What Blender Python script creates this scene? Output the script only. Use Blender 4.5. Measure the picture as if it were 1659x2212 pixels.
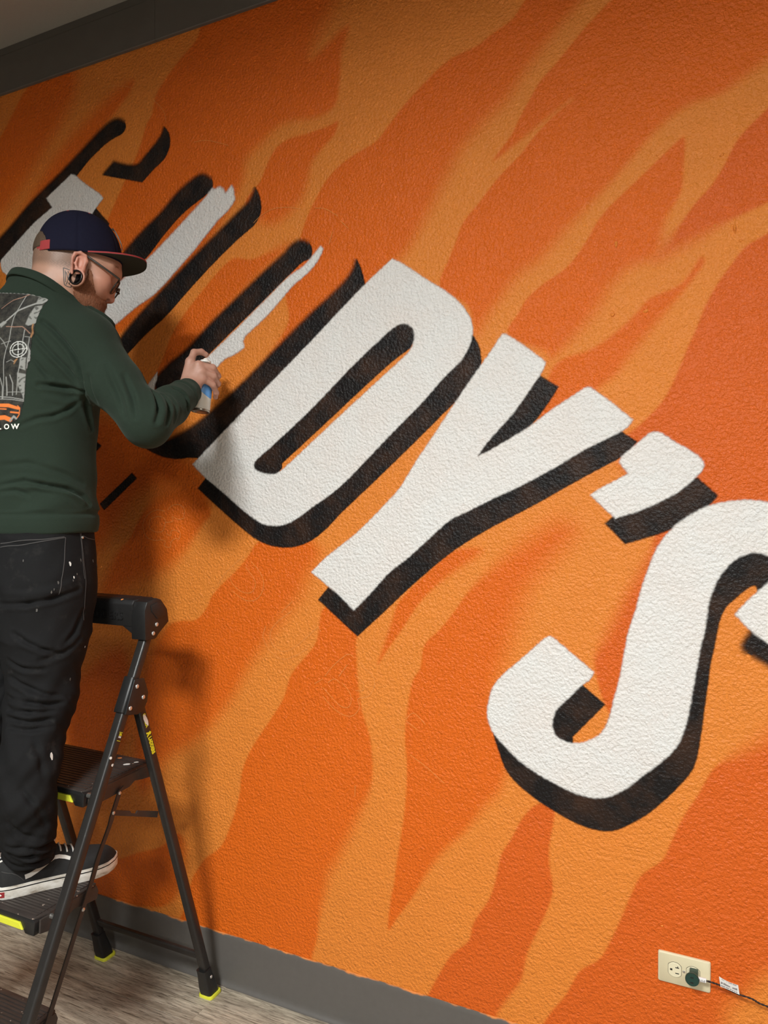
import bpy, bmesh, math, random
import numpy as np
from mathutils import Vector, Matrix, Euler
for o in list(bpy.data.objects): bpy.data.objects.remove(o)
random.seed(4); np.random.seed(4)
SC = bpy.context.scene
COL = SC.collection
# ------------------------------------------------------------------ camera
cam_d = bpy.data.cameras.new('camera'); cam = bpy.data.objects.new('camera', cam_d); COL.objects.link(cam)
cam_d.sensor_fit = 'VERTICAL'; cam_d.sensor_height = 36.0; cam_d.lens = 36.0 * 1597.0 / 2212.0
cam_d.clip_start = 0.05; cam_d.clip_end = 60
CAM_POS = Vector((0.0, -1.826, 1.484))
YAW, PITCH = 0.44509, -0.0144
cam.location = CAM_POS
cam.rotation_euler = Euler((math.pi / 2 + PITCH, 0, YAW), 'XYZ')
SC.camera = cam
# ------------------------------------------------------------------ world and exposure
W = bpy.data.worlds.new('room_ambient'); SC.world = W; W.use_nodes = True
W.node_tree.nodes['Background'].inputs[0].default_value = (1.0, 0.93, 0.84, 1)
W.node_tree.nodes['Background'].inputs[1].default_value = 0.10
SC.view_settings.view_transform = 'Standard'; SC.view_settings.look = 'None'
SC.view_settings.gamma = 1.0; SC.view_settings.use_curve_mapping = False
SC.view_settings.exposure = 0.0
# ------------------------------------------------------------------ the room's ceiling lamps (x, y, size_x, size_y, watts)
CEIL_Z = 3.10
LAMPS = [(-0.75, -2.80, 0.6, 0.6, 163), (0.30, -4.40, 0.6, 0.6, 110), (1.45, -2.80, 0.6, 0.6, 48)]
LAMP_COLOUR = (0.97, 1.0, 0.985)
def lamp_light(x, y, sx, sy, watts):
    d = bpy.data.lights.new('ceiling_lamp', 'AREA'); d.shape = 'RECTANGLE'; d.size = sx; d.size_y = sy
    d.energy = watts; d.color = LAMP_COLOUR
    o = bpy.data.objects.new('lamp_light', d); COL.objects.link(o); o.location = (x, y, CEIL_Z - 0.016)
    return o
LAMP_OBJS = [lamp_light(*a) for a in LAMPS]

# ------------------------------------------------------------------ helpers
def lin(r, g, b):
    f = lambda c: ((c / 255 + 0.055) / 1.055) ** 2.4 if c > 10 else c / 255 / 12.92
    return (f(r), f(g), f(b), 1)
class NT:
    def __init__(s, name):
        s.m = bpy.data.materials.new(name); s.m.use_nodes = True; s.t = s.m.node_tree
        s.b = s.t.nodes['Principled BSDF']; s._pos = None
    def n(s, typ, ins=None, **kw):
        nd = s.t.nodes.new(typ)
        for k, v in kw.items(): setattr(nd, k, v)
        for k, v in (ins or {}).items(): s.set(nd.inputs[k], v)
        return nd
    def set(s, sock, v):
        if hasattr(v, 'is_output') or isinstance(v, bpy.types.NodeSocket): s.t.links.new(v, sock)
        else: sock.default_value = v
    def pos(s, scale=(1, 1, 1), rot=(0, 0, 0)):
        if s._pos is None: s._pos = s.n('ShaderNodeNewGeometry').outputs['Position']
        if tuple(scale) == (1, 1, 1) and tuple(rot) == (0, 0, 0): return s._pos
        return s.n('ShaderNodeMapping', {'Vector': s._pos, 'Scale': scale, 'Rotation': rot}).outputs[0]
    def noise(s, vec, scale, detail=2, rough=0.5, dist=0):
        return s.n('ShaderNodeTexNoise', {'Vector': vec, 'Scale': scale, 'Detail': detail, 'Roughness': rough, 'Distortion': dist}).outputs[0]
    def ramp(s, v, stops):
        r = s.n('ShaderNodeValToRGB', {'Fac': v}); e = r.color_ramp.elements
        while len(e) < len(stops): e.new(0.5)
        for i, (p, c) in enumerate(stops):
            e[i].position = p; e[i].color = c if len(c) == 4 else (c[0], c[1], c[2], 1)
        return r.outputs[0]
    def mix(s, f, a, b, mode='MIX'):
        m = s.n('ShaderNodeMix', data_type='RGBA', blend_type=mode)
        s.set(m.inputs[0], f); s.set(m.inputs[6], a); s.set(m.inputs[7], b); return m.outputs[2]
    def math(s, op, a, b=0.0, clamp=False):
        m = s.n('ShaderNodeMath', operation=op, use_clamp=clamp); s.set(m.inputs[0], a); s.set(m.inputs[1], b); return m.outputs[0]
    def attr(s, name): return s.n('ShaderNodeAttribute', attribute_name=name)
    def bump(s, h, strength, dist):
        s.set(s.b.inputs['Normal'], s.n('ShaderNodeBump', {'Height': h, 'Strength': strength, 'Distance': dist}).outputs[0])
    def col(s, v): s.set(s.b.inputs['Base Color'], v)
    def rough(s, v): s.set(s.b.inputs['Roughness'], v)
def plain(name, c, rough=0.5, metal=0.0, spec=0.5, grain=0.0, gscale=300, bump=0.0, bscale=400, emit=0):
    t = NT(name)
    if grain:
        nz = t.noise(t.pos(), gscale, 3)
        t.col(t.mix(nz, tuple(x * (1 - grain) for x in c[:3]) + (1,), tuple(min(1, x * (1 + grain)) for x in c[:3]) + (1,)))
    else: t.col(c)
    t.rough(rough); t.b.inputs['Metallic'].default_value = metal; t.b.inputs['Specular IOR Level'].default_value = spec
    if bump: t.bump(t.noise(t.pos(), bscale, 3), bump, 0.002)
    if emit: t.b.inputs['Emission Color'].default_value = c; t.b.inputs['Emission Strength'].default_value = emit
    return t.m
def root_loc(p):
    while p.parent is not None: p = p.parent
    return Vector(p.location)
def mesh_obj(name, verts, faces, mat, parent=None, smooth=False, kind=None, label=None):
    """one mesh object; verts in world metres, stored relative to the thing's base"""
    me = bpy.data.meshes.new(name)
    v = np.asarray(verts, float).reshape(-1, 3)
    if parent is not None: v = v - np.array(root_loc(parent))
    me.from_pydata(v.tolist(), [], [list(f) for f in faces]); me.update()
    if mat: me.materials.append(mat)
    if smooth: me.polygons.foreach_set('use_smooth', [True] * len(me.polygons))
    o = bpy.data.objects.new(name, me); COL.objects.link(o)
    if parent is not None: o.parent = parent
    if kind: o['kind'] = kind
    if label: o['label'] = label
    return o
def np_mesh(name, v, quads, mat, parent=None, smooth=True, kind=None, label=None):
    """fast numpy quads (n,4)"""
    me = bpy.data.meshes.new(name); v = np.asarray(v, np.float32)
    if parent is not None: v = v - np.array(root_loc(parent), np.float32)
    n = len(quads); me.vertices.add(len(v)); me.vertices.foreach_set('co', v.ravel())
    me.loops.add(4 * n); me.loops.foreach_set('vertex_index', np.asarray(quads, np.int32).ravel())
    me.polygons.add(n); me.polygons.foreach_set('loop_start', np.arange(0, 4 * n, 4, dtype=np.int32))
    me.polygons.foreach_set('loop_total', np.full(n, 4, np.int32))
    me.update(calc_edges=True); me.validate()
    if smooth: me.polygons.foreach_set('use_smooth', np.ones(len(me.polygons), bool))
    if mat: me.materials.append(mat)
    o = bpy.data.objects.new(name, me); COL.objects.link(o)
    if parent is not None: o.parent = parent
    if kind: o['kind'] = kind
    if label: o['label'] = label
    return o
def set_attr(o, name, arr, typ):
    a = o.data.attributes.new(name, typ, 'POINT')
    arr = np.asarray(arr, np.float32)
    if typ == 'FLOAT_COLOR':
        if arr.shape[1] == 3: arr = np.concatenate([arr, np.ones((len(arr), 1), np.float32)], 1)
        a.data.foreach_set('color', arr.ravel())
    else: a.data.foreach_set('value', arr.ravel())
def thing(name, loc, label, cat, group=None):
    o = bpy.data.objects.new(name, None); COL.objects.link(o); o.location = loc; o.empty_display_size = 0.1
    o['label'] = label; o['category'] = cat
    if group: o['group'] = group
    return o
class MB:
    """collects shapes, then links them as one mesh"""
    def __init__(s): s.v = []; s.f = []
    def add(s, v, f):
        b = len(s.v); s.v += [tuple(map(float, p)) for p in v]; s.f += [tuple(i + b for i in q) for q in f]; return s
    def build(s, name, mat, parent=None, smooth=False, bevel=0, seg=2, **kw):
        o = mesh_obj(name, s.v, s.f, mat, parent, False, **kw)
        bm = bmesh.new(); bm.from_mesh(o.data)
        bmesh.ops.recalc_face_normals(bm, faces=bm.faces)
        if bevel:
            es = [e for e in bm.edges if len(e.link_faces) == 2 and e.calc_face_angle(0) > 0.5]
            bmesh.ops.bevel(bm, geom=es, offset=bevel, segments=seg, profile=0.5, affect='EDGES', clamp_overlap=True)
        bm.to_mesh(o.data); bm.free()
        if smooth:
            o.data.polygons.foreach_set('use_smooth', [True] * len(o.data.polygons))
            if smooth != 'full': o.data.set_sharp_from_angle(angle=0.7)
        return o
    def box(s, lo, hi):
        (a, b, c), (d, e, g) = lo, hi
        return s.add([(a, b, c), (d, b, c), (d, e, c), (a, e, c), (a, b, g), (d, b, g), (d, e, g), (a, e, g)],
                     [(0, 3, 2, 1), (4, 5, 6, 7), (0, 1, 5, 4), (1, 2, 6, 5), (2, 3, 7, 6), (3, 0, 4, 7)])
    def prism(s, pts, off):
        """closed polygon of 3D points swept by vector off"""
        n = len(pts); off = np.array(off)
        v = [np.array(p) for p in pts] + [np.array(p) + off for p in pts]
        return s.add(v, [tuple(range(n))[::-1], tuple(range(n, 2 * n))] + [(i, (i + 1) % n, n + (i + 1) % n, n + i) for i in range(n)])
    def loft(s, rings, cap=True, closed=True):
        n = len(rings[0]); v = [p for r in rings for p in r]; f = []
        for k in range(len(rings) - 1):
            for i in range(n if closed else n - 1):
                j = (i + 1) % n; f.append((k * n + i, k * n + j, (k + 1) * n + j, (k + 1) * n + i))
        if cap: f += [tuple(range(n))[::-1], tuple(range((len(rings) - 1) * n, len(rings) * n))]
        return s.add(v, f)
    def bar(s, a, b, prof, udir):
        """profile [(u,v)] swept from a to b; u along udir, v perpendicular"""
        a, b = Vector(a), Vector(b); w = (b - a).normalized(); u = Vector(udir); u = (u - w * u.dot(w)).normalized(); v = w.cross(u)
        return s.loft([[p + u * x + v * y for x, y in prof] for p in (a, b)])
    def tube(s, pts, r, n=8, radii=None, cap=True):
        pts = [Vector(p) for p in pts]; rings = []; prev = None
        for i, p in enumerate(pts):
            t = (pts[min(i + 1, len(pts) - 1)] - pts[max(i - 1, 0)]).normalized()
            if prev is None:
                prev = t.orthogonal().normalized()
            u = (prev - t * prev.dot(t)).normalized(); prev = u; w = t.cross(u); rr = radii[i] if radii else r
            rings.append([p + (u * math.cos(2 * math.pi * k / n) + w * math.sin(2 * math.pi * k / n)) * rr for k in range(n)])
        return s.loft(rings, cap)
    def lathe(s, prof, origin, axis, n=24):
        """prof [(radius, height)] about axis from origin"""
        ax = Vector(axis).normalized(); u = ax.orthogonal().normalized(); w = ax.cross(u); o = Vector(origin); rings = []
        for r, h in prof:
            rings.append([o + ax * h + (u * math.cos(2 * math.pi * k / n) + w * math.sin(2 * math.pi * k / n)) * max(r, 1e-5) for k in range(n)])
        return s.loft(rings)
def rrect(w, d, r, n=3):
    pts = []
    for cx, cy, a0 in ((w / 2 - r, d / 2 - r, 0), (-w / 2 + r, d / 2 - r, 90), (-w / 2 + r, -d / 2 + r, 180), (w / 2 - r, -d / 2 + r, 270)):
        for k in range(n + 1):
            a = math.radians(a0 + 90 * k / n); pts.append((cx + r * math.cos(a), cy + r * math.sin(a)))
    return pts
def text_mesh(name, s, size, origin, xdir, ydir, mat, parent, extrude=0.0003, space=1.0, bold=0.0, sx=1.0):
    cu = bpy.data.curves.new('t', 'FONT'); cu.body = s; cu.size = size; cu.extrude = extrude; cu.space_character = space; cu.offset = bold
    cu.resolution_u = 3
    ob = bpy.data.objects.new('t', cu); COL.objects.link(ob)
    me = ob.to_mesh(); X = Vector(xdir).normalized() * sx; Y = Vector(ydir).normalized(); N = Vector(xdir).normalized().cross(Y)
    v = [Vector(origin) + X * p.co.x + Y * p.co.y + N * p.co.z for p in me.vertices]; f = [tuple(p.vertices) for p in me.polygons]
    ob.to_mesh_clear(); bpy.data.objects.remove(ob); bpy.data.curves.remove(cu)
    return mesh_obj(name, v, f, mat, parent)

# ------------------------------------------------------------------ 2D paint outlines
def smooth_closed(pts, sub=4):
    """Catmull-Rom through the points; points flagged 1 stay sharp corners"""
    n = len(pts); P = np.array([p[:2] for p in pts], float); c = [len(p) > 2 and p[2] == 1 for p in pts]; out = []
    for i in range(n):
        p1, p2 = P[i], P[(i + 1) % n]
        p0 = 2 * p1 - p2 if c[i] else P[i - 1]
        p3 = 2 * p2 - p1 if c[(i + 1) % n] else P[(i + 2) % n]
        m1 = (p2 - p0) * 0.5; m2 = (p3 - p1) * 0.5; L = np.linalg.norm(p2 - p1)
        for m in (m1, m2):
            l = np.linalg.norm(m)
            if l > L: m *= L / l
        for k in range(sub):
            t = k / sub; t2, t3 = t * t, t * t * t
            out.append((2 * t3 - 3 * t2 + 1) * p1 + (t3 - 2 * t2 + t) * m1 + (-2 * t3 + 3 * t2) * p2 + (t3 - t2) * m2)
    return np.array(out)
def signed(Q, poly, vals=None):
    """signed distance (inside > 0) of points Q to a closed polygon, index and parameter of the nearest edge"""
    A = poly.astype(np.float32); B = np.roll(A, -1, 0); E = B - A; L2 = np.maximum((E ** 2).sum(1), 1e-12)
    d = np.empty(len(Q), np.float32); s = np.empty(len(Q), np.float32); nx = np.empty((len(Q), 2), np.float32)
    area = 0.5 * (A[:, 0] * B[:, 1] - B[:, 0] * A[:, 1]).sum()
    Nrm = np.stack([E[:, 1], -E[:, 0]], 1) / np.sqrt(L2)[:, None] * (1 if area > 0 else -1)
    for i in range(0, len(Q), 20000):
        q = Q[i:i + 20000].astype(np.float32); dx = q[:, None, 0] - A[None, :, 0]; dy = q[:, None, 1] - A[None, :, 1]
        t = np.clip((dx * E[:, 0] + dy * E[:, 1]) / L2, 0, 1)
        dd = (dx - t * E[:, 0]) ** 2 + (dy - t * E[:, 1]) ** 2; k = dd.argmin(1); r = np.arange(len(q))
        dist = np.sqrt(dd[r, k])
        y = q[:, 1][:, None]; cr = (A[:, 1] > y) != (B[:, 1] > y)
        xi = A[:, 0] + (y - A[:, 1]) / np.where(np.abs(E[:, 1]) < 1e-9, 1e-9, E[:, 1]) * E[:, 0]
        ins = (np.sum(cr & (q[:, 0][:, None] < xi), 1) % 2) == 1
        d[i:i + 20000] = np.where(ins, dist, -dist)
        if vals is not None:
            tt = t[r, k]; s[i:i + 20000] = vals[k] * (1 - tt) + np.roll(vals, -1)[k] * tt
        nx[i:i + 20000] = Nrm[k]
    return d, s, nx
def sstep(x): x = np.clip(x, 0, 1); return x * x * (3 - 2 * x)
PAINT=[["letter_shadow","k",0.0145,[[-0.9557,2.1565,1],[-0.9426,2.1317],[-0.9338,2.1029],[-0.9271,2.0767,1],[-1.2543,1.795,1],[-1.4941,1.6156,1],[-1.5433,1.6205],[-1.5901,1.6175],[-1.6377,1.6229],[-1.6861,1.6381],[-1.7423,1.6651],[-1.7708,1.7014],[-1.728,1.6836],[-1.6581,1.6757],[-1.5897,1.6944],[-1.523,1.723],[-1.4451,1.7708],[-1.3324,1.8473],[-1.2128,1.9391],[-1.0988,2.0242],[-1.0438,2.0606],[-0.9953,2.0969],[-0.9688,2.1259]]],["letter_shadow","k",0.0145,[[-1.1377,2.2349],[-1.1069,2.2207],[-1.0985,2.2004],[-1.1041,2.1798],[-1.1265,2.1729],[-1.1434,2.1637],[-1.2124,2.1147],[-1.2954,2.0557],[-1.3937,1.9883],[-1.4765,1.9295],[-1.5025,1.9162],[-1.5421,1.8699],[-1.5891,1.8207],[-1.6573,1.8036],[-1.6835,1.848],[-1.6777,1.8796],[-1.6292,1.9185],[-1.5549,1.9596],[-1.4568,2.0328],[-1.3561,2.1001],[-1.2711,2.1565],[-1.1948,2.2047],[-1.166,2.2271]]],["letter_shadow","k",0.0145,[[-1.2943,2.4166,1],[-1.2794,2.3892],[-1.2724,2.3536],[-1.2796,2.3253],[-1.3006,2.3016,1],[-1.3678,2.2646],[-1.456,2.2065],[-1.5342,2.1498],[-1.6352,2.0725],[-1.726,2.0177],[-1.8273,1.9452],[-1.9172,1.8857],[-1.9779,1.9463],[-1.8864,1.9722],[-1.812,2.0369],[-1.7397,2.0945],[-1.6554,2.1542],[-1.5206,2.2463],[-1.4239,2.3085],[-1.3552,2.3527],[-1.3185,2.3763],[-1.3034,2.396]]],["letter_shadow","k",0.0145,[[-1.4869,2.49],[-1.4549,2.4687],[-1.4506,2.445],[-1.4679,2.4288],[-1.5595,2.387],[-1.6338,2.3362],[-1.7174,2.2663],[-1.7745,2.2446],[-1.87,2.1804],[-2.0234,2.1086],[-2.1195,2.0613],[-2.1269,2.1427],[-1.945,2.2231],[-1.8249,2.2897],[-1.7957,2.3126],[-1.7239,2.361],[-1.654,2.4028],[-1.5858,2.454],[-1.5195,2.4859]]],["letter_shadow","k",0.011,[[-1.6412,2.6695,1],[-1.6222,2.6452],[-1.6167,2.6166],[-1.6225,2.5921],[-1.6417,2.5665],[-1.6902,2.539],[-1.7321,2.5106,1],[-1.8251,2.54,1],[-1.9069,2.5669,1],[-1.8555,2.6012,1],[-1.7892,2.5768],[-1.7491,2.5728],[-1.7242,2.5904],[-1.6751,2.625],[-1.6509,2.6495]]],["letter_shadow","k",0.0145,[[-1.834,2.736],[-1.806,2.7185],[-1.8026,2.6988],[-1.819,2.6833],[-1.8653,2.674],[-1.902,2.6605],[-1.966,2.6268],[-2.0206,2.5883],[-2.065,2.559],[-2.1218,2.4891],[-2.2026,2.4539],[-2.2858,2.4095],[-2.3714,2.3638],[-2.4722,2.3184],[-2.6029,2.2574],[-2.6558,2.312],[-2.5358,2.3785],[-2.4584,2.4101],[-2.4078,2.4364],[-2.3457,2.4727],[-2.2848,2.5125],[-2.2251,2.5474],[-2.1552,2.5835],[-2.0812,2.6217],[-1.9981,2.6685],[-1.9174,2.7139],[-1.8701,2.7344]]],["letter_shadow","k",0.003,[[-1.9378,2.4658,1],[-1.9089,2.4338,1],[-1.8751,2.4012,1],[-1.8936,2.3694,1],[-1.9787,2.3826,1],[-1.9674,2.4474,1]]],["letter_shadow","k",0.002,[[-1.7823,1.577,1],[-1.7619,1.5585,1],[-1.9061,1.4543,1],[-1.9261,1.4755,1]]],["letter_shadow","k",0.002,[[-1.9405,1.6863,1],[-1.9174,1.6696,1],[-1.9738,1.6258,1],[-1.9883,1.6503,1]]],["letter_shadow","k",0.003,[[-1.3233,1.6027],[-1.2701,1.6396],[-0.8267,1.9763],[-0.7781,1.9688],[-0.7716,1.9338],[-0.793,1.895,1],[-0.8486,1.8616],[-0.9386,1.7951],[-1.0321,1.7233],[-1.1234,1.6537],[-1.2009,1.5955,1],[-1.2041,1.5784],[-1.2377,1.5562],[-1.2967,1.5609]]],["letter_shadow","k",0.003,[[-0.628,1.9174],[-0.6031,1.889],[-0.5956,1.86],[-0.5956,1.8317],[-0.6178,1.8002],[-0.6479,1.7594],[-0.6989,1.7142],[-0.7778,1.6443],[-0.8875,1.5497],[-1.0028,1.4529],[-1.0565,1.4028],[-1.1054,1.3702],[-1.1552,1.353],[-1.1995,1.3491],[-1.2512,1.3559],[-1.3039,1.3766],[-1.3849,1.4309],[-1.4544,1.4812],[-1.5112,1.5241,1],[-1.4767,1.5596,1],[-1.3506,1.4923],[-1.2057,1.4435],[-1.0324,1.5387],[-0.7513,1.7706],[-0.6582,1.8701]]],["letter_shadow","k",0.004,[[-0.4425,1.7958,1],[-0.3965,1.7646,1],[-0.4243,1.7232],[-0.4707,1.6691],[-0.5668,1.6142],[-0.601,1.6004,1],[-0.6138,1.6114,1],[-0.5669,1.6627],[-0.4684,1.7771]]],["letter_shadow","k",0.003,[[-0.2499,1.6508,1],[-0.2124,1.6241,1],[-0.2332,1.6004],[-0.2614,1.5816],[-0.3335,1.5434],[-0.4597,1.473],[-0.5664,1.4173],[-0.6501,1.3675],[-0.7076,1.325],[-0.7969,1.2494],[-0.8584,1.1926],[-0.9527,1.1076,1],[-1.0792,1.2025,1],[-1.0466,1.2397,1],[-0.9669,1.2003,1],[-0.7371,1.4174],[-0.5126,1.5303],[-0.2712,1.6605]]],["letter_shadow","k",0.004,[[-0.0807,1.5374,1],[-0.0385,1.497,1],[-0.0563,1.4752],[-0.0883,1.4488],[-0.1416,1.4172],[-0.1922,1.3982],[-0.2375,1.3836,1],[-0.2842,1.4309,1],[-0.262,1.4496,1],[-0.2011,1.4794],[-0.1092,1.5325]]],["letter_shadow","k",0.003,[[-0.3348,1.0366,1],[-0.2824,0.9958,1],[-0.3584,0.9086,1],[-0.3583,0.8873,1],[-0.3831,0.8862],[-0.4165,0.9103],[-0.4214,0.9481],[-0.4024,0.9935],[-0.351,1.0419]]],["letter_shadow","k",0.003,[[-0.5548,0.8916],[-0.5445,0.8435],[-0.5242,0.7972],[-0.4941,0.7676],[-0.4497,0.7386],[-0.4015,0.7158],[-0.3497,0.6967],[-0.3037,0.689],[-0.2632,0.6944],[-0.2279,0.7151],[-0.189,0.7452],[-0.1467,0.7891],[-0.1095,0.8358],[-0.0851,0.8753],[-0.0732,0.9302],[-0.0655,0.9929],[-0.0559,1.0731],[-0.0521,1.1086],[-0.0425,1.1619],[-0.0348,1.2061],[-0.0232,1.2416],[0.0001,1.2689],[0.0269,1.294],[0.0383,1.2975],[0.046,1.2864],[0.0759,1.3154],[0.0868,1.3496],[0.0717,1.3828],[0.0264,1.3794],[-0.0083,1.3634],[-0.0552,1.2833],[-0.0943,1.0602],[-0.1225,0.9455],[-0.1473,0.9016],[-0.2067,0.8427],[-0.277,0.785],[-0.3454,0.7875],[-0.4646,0.826]]],["letter_shadow","k",0.014,[[0.0313,1.198,1],[0.0143,1.1666],[0.017,1.1518],[0.0317,1.1424],[0.0644,1.1241],[0.1254,1.084,1],[0.154,1.1244,1],[0.0954,1.1734,1]]],["painted_letter","w",0.004,[[-2.0481,2.5955,1],[-2.0316,2.5892],[-1.9774,2.5469],[-1.9189,2.5072],[-1.9022,2.4887,1],[-1.9352,2.4615],[-1.9675,2.4317],[-2.0555,2.3746],[-2.1925,2.2936],[-2.2875,2.2443],[-2.3602,2.2617],[-2.3721,2.2968],[-2.3967,2.3169],[-2.4025,2.3513],[-2.3837,2.3655],[-2.2977,2.4196],[-2.226,2.4617],[-2.1399,2.4994,1],[-2.1682,2.5354,1]]],["painted_letter","w",0.006,[[-1.4519,2.4412,1],[-1.4411,2.4352,1],[-1.4297,2.4392],[-1.4221,2.4388],[-1.412,2.4329],[-1.4021,2.417,1],[-1.3921,2.4243],[-1.3808,2.4348],[-1.3722,2.4257],[-1.3698,2.4053],[-1.3674,2.3898],[-1.3923,2.364],[-1.4301,2.3399],[-1.4813,2.2971],[-1.5337,2.2533],[-1.587,2.2139],[-1.6347,2.1781],[-1.6901,2.1425],[-1.761,2.1131],[-1.8485,2.068],[-2.0243,1.9897],[-2.1034,2.0597],[-1.9457,2.1394],[-1.8329,2.2033],[-1.7175,2.2583],[-1.6339,2.3099],[-1.5529,2.3651],[-1.4808,2.4147]]],["painted_letter","w",0.005,[[-1.0709,2.2068],[-1.0622,2.1961],[-1.082,2.1648],[-1.1098,2.14],[-1.1663,2.1041],[-1.236,2.0442],[-1.2895,2.0055],[-1.3289,1.9796],[-1.3381,1.9629],[-1.3351,1.9451],[-1.369,1.928],[-1.4065,1.916],[-1.4318,1.8977],[-1.4574,1.8792],[-1.4961,1.8976],[-1.483,1.9197],[-1.47,1.929],[-1.3937,1.9807],[-1.3135,2.0378],[-1.2358,2.0931],[-1.1777,2.1345],[-1.1265,2.159],[-1.0986,2.1814]]],["painted_letter","w",0.005,[[-1.672,1.8963,1],[-1.6952,1.8755],[-1.7128,1.858],[-1.7271,1.8401],[-1.6884,1.8322],[-1.6834,1.8533],[-1.6735,1.8767]]],["painted_letter","w",0.004,[[-0.8459,2.1409,1],[-0.8104,2.1201],[-0.7463,2.0725],[-0.6839,2.0285],[-0.6432,1.9879],[-0.6231,1.9548],[-0.6171,1.9234],[-0.624,1.8909],[-0.648,1.8501],[-0.6991,1.806],[-0.7513,1.7535],[-0.8596,1.6572],[-0.9734,1.5535],[-1.0324,1.5075],[-1.0929,1.4708],[-1.1425,1.4387],[-1.1803,1.4195],[-1.2186,1.4125],[-1.2641,1.4157],[-1.3037,1.4345],[-1.3507,1.4646],[-1.4192,1.5149],[-1.4824,1.558],[-1.5311,1.5988,1],[-1.4607,1.6568],[-1.2828,1.7984],[-1.0922,1.9494],[-0.9384,2.0744]],[[-1.2966,1.602],[-1.2767,1.618],[-1.218,1.6596],[-1.0925,1.7552],[-0.9731,1.8563],[-0.8596,1.9424],[-0.8321,1.9586],[-0.8076,1.961],[-0.7861,1.9475],[-0.7807,1.9199],[-0.7914,1.8914],[-0.8157,1.8688],[-0.9157,1.7936],[-1.0322,1.7051],[-1.1421,1.6198],[-1.1799,1.5913],[-1.2183,1.5662],[-1.2507,1.5646],[-1.2834,1.5727],[-1.2993,1.5856]]],["painted_letter","w",0.004,[[-0.5377,1.9071],[-0.5216,1.9013],[-0.4713,1.8647],[-0.4272,1.8277,1],[-0.4348,1.8079],[-0.471,1.7567],[-0.513,1.7022],[-0.5615,1.652],[-0.5888,1.6212],[-0.6021,1.6004,1],[-0.5668,1.6163],[-0.4707,1.6691],[-0.409,1.7122],[-0.3441,1.7511],[-0.327,1.76],[-0.31,1.7514],[-0.2619,1.7116],[-0.2219,1.6754,1],[-0.2335,1.6589],[-0.2616,1.643],[-0.3338,1.6083],[-0.4085,1.5648],[-0.4861,1.5248],[-0.5666,1.4886],[-0.6332,1.4565],[-0.6788,1.4345],[-0.7253,1.3957],[-0.7969,1.333],[-0.8584,1.2858],[-0.9089,1.2323],[-0.9637,1.1791,1],[-1.0131,1.2209],[-1.0533,1.2482],[-1.1011,1.2815,1],[-1.0532,1.3247],[-0.9538,1.397],[-0.8585,1.4833],[-0.8214,1.5224],[-0.773,1.5938],[-0.7373,1.6423],[-0.6792,1.7213],[-0.6226,1.7982],[-0.5674,1.8679]]],["painted_letter","w",0.004,[[-0.1743,1.6462],[-0.1595,1.6425],[-0.1261,1.619],[-0.081,1.5891],[-0.0668,1.5677],[-0.0767,1.5474],[-0.1091,1.5149],[-0.1503,1.4884],[-0.2011,1.4636],[-0.2598,1.4436,1],[-0.2843,1.4655],[-0.3196,1.5002,1],[-0.2801,1.5231],[-0.2309,1.549,1],[-0.2405,1.5615],[-0.2516,1.5777],[-0.245,1.5912],[-0.2147,1.6175],[-0.1891,1.6392]]],["painted_letter","w",0.004,[[-0.4196,1.1497],[-0.4029,1.1438],[-0.3558,1.1075],[-0.3075,1.0713,1],[-0.3188,1.0524],[-0.3371,1.0363],[-0.3694,1.002],[-0.3976,0.9702],[-0.407,0.9451],[-0.4069,0.9211],[-0.395,0.9012],[-0.3691,0.8929],[-0.3412,0.8954],[-0.3091,0.9107],[-0.2866,0.9325],[-0.2724,0.9668],[-0.2645,1.0002],[-0.2514,1.0525],[-0.2385,1.1227],[-0.23,1.1738],[-0.2129,1.2297],[-0.2002,1.2804],[-0.1875,1.3216],[-0.1708,1.3673],[-0.1457,1.4082],[-0.1087,1.4442],[-0.0603,1.4731],[-0.0168,1.484],[0.0218,1.4869],[0.062,1.4818],[0.1154,1.4631],[0.1554,1.4263],[0.177,1.3774],[0.1809,1.3242],[0.1672,1.2701],[0.1389,1.2227],[0.0881,1.1593,1],[0.0428,1.1861],[-0.0024,1.2321,1],[0.0271,1.2683],[0.0632,1.3064],[0.0795,1.3324],[0.0719,1.3575],[0.0492,1.3694],[0.0264,1.3687],[-0.0005,1.355],[-0.0276,1.3238],[-0.0433,1.2926],[-0.055,1.2527],[-0.0627,1.1953],[-0.0744,1.1372],[-0.0822,1.088],[-0.0901,1.0341],[-0.098,0.9888],[-0.1101,0.9428],[-0.1306,0.9041],[-0.164,0.8675],[-0.1981,0.8349],[-0.2327,0.8017],[-0.268,0.7772],[-0.304,0.7663],[-0.3453,0.7686],[-0.3922,0.7821],[-0.4402,0.8007],[-0.4893,0.8271],[-0.5294,0.8605],[-0.5599,0.8909],[-0.5754,0.9286],[-0.5729,0.9687],[-0.5602,1.0099],[-0.5348,1.0422],[-0.4999,1.075],[-0.4606,1.1126]]]]
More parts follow.
